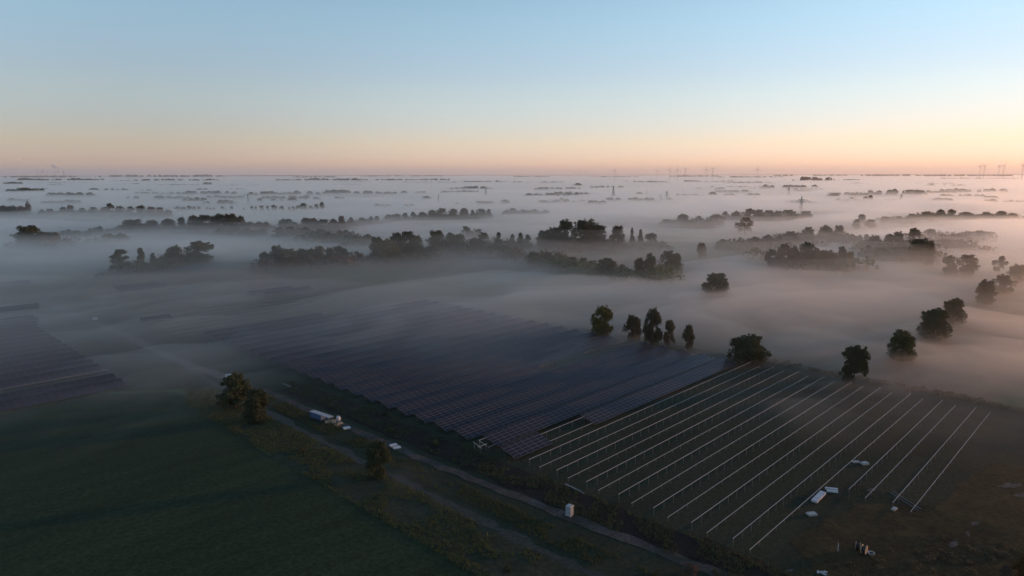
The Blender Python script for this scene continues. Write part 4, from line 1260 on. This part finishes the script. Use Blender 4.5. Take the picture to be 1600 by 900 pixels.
# power station chimney and its smoke far on the left
D = 15000.0
def far_pt(px, py):
    return ((px - 800) / FPX * D, D, CAM_H + D * math.tan(math.atan((450 - py) / FPX) - PITCH))
x, y, z = far_pt(109.5, 264.5)
r = empty('power_station', (x, y, 0), 0)
tag(r, 'tiny power station chimney on the far left horizon', 'chimney')
b = MB(); b.tube((0, 0, 0), (0, 0, z), 9, 5, 14); b.build('stack', M['pylon'], r)
b = MB(); b.box(-60, 40, 10, 60, 0, 55); b.build('boiler_house', M['pylon'], r)
def plume(pts, name, dens, label, seed):
    rs = np.random.RandomState(seed)
    bm = bmesh.new()
    prev = None
    path = []
    for (a, b_) in zip(pts[:-1], pts[1:]):
        for i in range(7):
            t = i / 7
            path.append((a[0] + (b_[0] - a[0]) * t, a[1] + (b_[1] - a[1]) * t, a[2] + (b_[2] - a[2]) * t))
    path.append(pts[-1])
    for i, (px, py, rp) in enumerate(path):
        c = Vector(far_pt(px, py)); rr = rp * D / FPX * rs.uniform(0.6, 1.3)
        if i in (0, len(path) - 1): rr *= 0.2
        ring = []
        for j in range(14):
            t = 2 * math.pi * j / 14
            q = rr * rs.uniform(0.8, 1.2)
            ring.append(bm.verts.new((c.x, c.y + q * math.cos(t), c.z + q * math.sin(t))))
        if prev:
            for j in range(14):
                bm.faces.new((prev[j], prev[(j + 1) % 14], ring[(j + 1) % 14], ring[j]))
        else:
            bm.faces.new(ring)
        prev = ring
    bm.faces.new(prev)
    bmesh.ops.recalc_face_normals(bm, faces=bm.faces[:])
    me = bpy.data.meshes.new(name); bm.to_mesh(me); bm.free()
    me.materials.append(mat_volume(name, dens, 0.0, (1, 1, 1)))
    tag(link(name, me), label, None, None, 'stuff')
plume([(109.5, 263.6, .3), (105, 261.8, 1.1), (99, 259.8, 1.6), (92, 257.2, 2.0)], 'smoke_plume', 0.09, 'thin bright smoke plume over the far left horizon', 1)
plume([(91.5, 257.3, 1.4), (80, 258.5, 1.6), (66, 256, 1.8), (52, 251, 2.2), (42, 248, 2.0)], 'smoke_drift', 0.006, 'faint drifting smoke left of the bright plume', 2)

# ------------------------------------------------------------------ fog and haze
def fog_layer(name, sigma, hfun, aniso, label, rmin=45.0, rmax=26000.0, na=300, nr=330, azm=62.0):
    az = np.radians(np.linspace(-azm, azm, na))
    rr = np.exp(np.linspace(math.log(rmin), math.log(rmax), nr))
    A, Rr = np.meshgrid(az, rr)
    X = Rr * np.sin(A); Y = Rr * np.cos(A)
    Z = hfun(X, Y, Rr)
    edge = np.minimum(1.0, np.minimum(A - az[0], az[-1] - A) / R(4))
    Z = np.where(edge < 1, Z * edge - (1 - edge) * 0.5, Z)
    Z = np.clip(Z, -0.9, None)
    top = np.stack([X, Y, Z], 2).reshape(-1, 3)
    idx = np.arange(nr * na).reshape(nr, na)
    F = np.stack([idx[:-1, :-1], idx[:-1, 1:], idx[1:, 1:], idx[1:, :-1]], 2).reshape(-1, 4)[:, ::-1]
    # bottom: same outline, flat
    nb = nr * na
    bot = top.copy(); bot[:, 2] = -1.5
    Fb = (F + nb)[:, ::-1]
    def skirt(line):
        a, b = line[:-1], line[1:]
        return np.stack([a, b, b + nb, a + nb], 1)
    sk = np.concatenate([skirt(idx[0]), skirt(idx[-1][::-1]), skirt(idx[:, 0][::-1]), skirt(idx[:, -1])])
    me = mesh_np(name, np.concatenate([top, bot]), np.concatenate([F, Fb, sk]), mat_volume(name, sigma, aniso), True)
    bm = bmesh.new(); bm.from_mesh(me); bmesh.ops.recalc_face_normals(bm, faces=bm.faces[:]); bm.to_mesh(me); bm.free()
    o = link(name, me)
    tag(o, label, None, None, 'stuff')
    return o

def smooth(a, b, x):
    t = np.clip((x - a) / (b - a), 0, 1)
    return t * t * (3 - 2 * t)
def bump2(s, n, s0, n0, ws, wn_):
    return np.exp(-((s - s0) / ws) ** 2 - ((n - n0) / wn_) ** 2)

_cov = {}
def shelter(X, Y, Rr):
    """fog lies thinner in and just before the groves"""
    key = X.shape
    if key not in _cov:
        c = np.zeros_like(X)
        for (x, y, w) in TREE_XY:
            d0 = math.hypot(x, y)
            if d0 > 1500: continue
            x2, y2 = x * (1 - 14 / d0), y * (1 - 14 / d0)
            m = (np.abs(X - x2) < 110) & (np.abs(Y - y2) < 110)
            c[m] += 0.8 * np.exp(-((X[m] - x2) ** 2 + (Y[m] - y2) ** 2) / (w * 0.5 + 16) ** 2)
        _cov[key] = 1 - np.exp(-c)
    return _cov[key]

def fog_low(X, Y, Rr):
    """the dense sheet lying on the fields"""
    S, Nn = X * DS[0] + Y * DS[1], X * DN[0] + Y * DN[1]
    S2, N2 = warp(S, Nn, 130, 150)
    f = fbm(S2 / 210 + 3, N2 / 95 + 7, 5)
    f2 = fbm(X / 900 + 13, Y / 520 + 3, 4)
    dist = smooth(210, 420, Rr)
    far = smooth(500, 1600, Rr)
    fine = fbm(S2 / 46 + 61, N2 / 20 + 5, 4) - 0.5
    h = (f - 0.40) * 22 * dist + 1.6 * dist + 4.0 * fine * dist * (1 - 0.7 * far) + 1.2 * bump2(S, Nn, 20, -320, 70, 60) + 2.2 * bump2(S, Nn, 172, -190, 36, 46)
    h += far * (0.8 + (f2 - 0.46) * 20)
    # the bank beyond the module rows, its two lobes on the right
    h += 6.0 * bump2(S, Nn, 330, -190, 75, 130) + 2.0 * bump2(S, Nn, 330, -20, 70, 90)
    # thin wisps over the bare frames and the modules
    h += 2.4 * bump2(S, Nn, 205, -78, 30, 24) * (0.4 + f) + 2.2 * bump2(S, Nn, 160, -165, 24, 45) * (0.4 + f) + 3.6 * bump2(S, Nn, 190, -225, 60, 60) * (0.5 + f)
    # left: veil over the track end
    h += 0.8 * bump2(S, Nn, 95, -360, 60, 70)
    h -= 2.5 * smooth(-250, -520, Nn) * smooth(900, 500, Rr)
    h += 6.0 * np.exp(-((X - 30) / 330) ** 2 - ((Y - 1230) / 230) ** 2) - 5.0 * np.exp(-((X + 575) / 260) ** 2 - ((Y - 930) / 250) ** 2) - 1.8 * bump2(S, Nn, 390, 10, 120, 120)
    # clear ground along the tree lines
    h -= 1.5 * bump2(S, Nn, 290, -380, 70, 90)
    return h * (1 - 0.62 * shelter(X, Y, Rr)) - 0.6

def fog_mid(X, Y, Rr):
    S, Nn = X * DS[0] + Y * DS[1], X * DN[0] + Y * DN[1]
    X2, Y2 = warp(X, Y, 200, 260)
    f = fbm(X2 / 420 + 23, Y2 / 120 + 47, 5)
    f2 = fbm(X / 1500 + 1, Y / 700 + 33, 4)
    dist = smooth(260, 700, Rr)
    far = smooth(900, 3000, Rr)
    h = dist * ((f - 0.43) * 32 + 2.0) + far * ((f2 - 0.46) * 16 - 0.5)
    h += 1.5 * bump2(S, Nn, 350, -40, 80, 90)
    return h * (1 - 0.62 * shelter(X, Y, Rr)) - 0.7

def warp(X, Y, k, sc):
    return X + k * (fbm(X / sc + 2, Y / sc + 8, 3) - 0.5), Y + k * (fbm(X / sc + 31, Y / sc + 17, 3) - 0.5)

def fog_wisps(X, Y, Rr):
    """thin torn streaks drifting over the modules, the track and the bare frames"""
    S, Nn = X * DS[0] + Y * DS[1], X * DN[0] + Y * DN[1]
    S2, N2 = warp(S, Nn, 90, 70)
    f = fbm(S2 / 95 + 4, N2 / 38 + 12, 5)
    m = smooth(165, 250, Rr) * (1 - smooth(380, 560, Rr))
    m = np.maximum(m, 0.9 * bump2(S, Nn, 200, -75, 34, 30))
    m = np.maximum(m, 0.8 * bump2(S, Nn, 140, -170, 26, 45))
    m = np.maximum(m, 0.75 * bump2(S, Nn, 89, -140, 8, 75))
    m = np.maximum(m, 1.1 * bump2(S, Nn, 60, -300, 70, 75))
    return m * (14.0 * (f - 0.365)) - 0.35

def veil(h0, h1, seed, r0, r1):
    def fn(X, Y, Rr):
        f = fbm(X / 420 + seed, Y / 230 + seed * 3, 4)
        h = smooth(r0, r1, Rr) * (h0 + (h1 - h0) * np.clip((f - 0.25) * 2, 0, 1)) * (1 - 0.30 * shelter(X, Y, Rr))
        return h * (1 - 0.25 * smooth(1200, 3500, Rr)) - 0.8
    return fn

G_ = 0.84
fog_layer('fog_sheet', 0.013, fog_low, G_, 'dense low fog sheet lying over the fields')
fog_layer('fog_bank', 0.009, fog_mid, G_, 'patchy fog banks drifting between the trees')
fog_layer('fog_wisps', 0.022, fog_wisps, G_, 'thin torn fog wisps over the modules and frames', rmax=700.0, na=340, nr=260)
for i_, (h0, h1, r0, r1, sg) in enumerate([(3, 9, 130, 300, 0.0042), (6, 15, 150, 400, 0.0024), (10, 22, 160, 420, 0.0017), (16, 30, 170, 440, 0.0012)]):
    fog_layer('fog_veil', sg, veil(h0, h1, 5 + 7 * i_, r0, r1), G_, 'thin graded fog veil above the fields', na=220, nr=220)

hb = MB(); hb.box(-95000, 95000, -95000, 95000, -4.0, 520.0)
tag(hb.build('haze', mat_volume('haze', 3.2e-5, 0.4, (1, 1, 1))), 'even thin morning haze over the whole plain', None, None, 'stuff')
print('TREES', N_TREES, 'OBJECTS', len(bpy.data.objects))
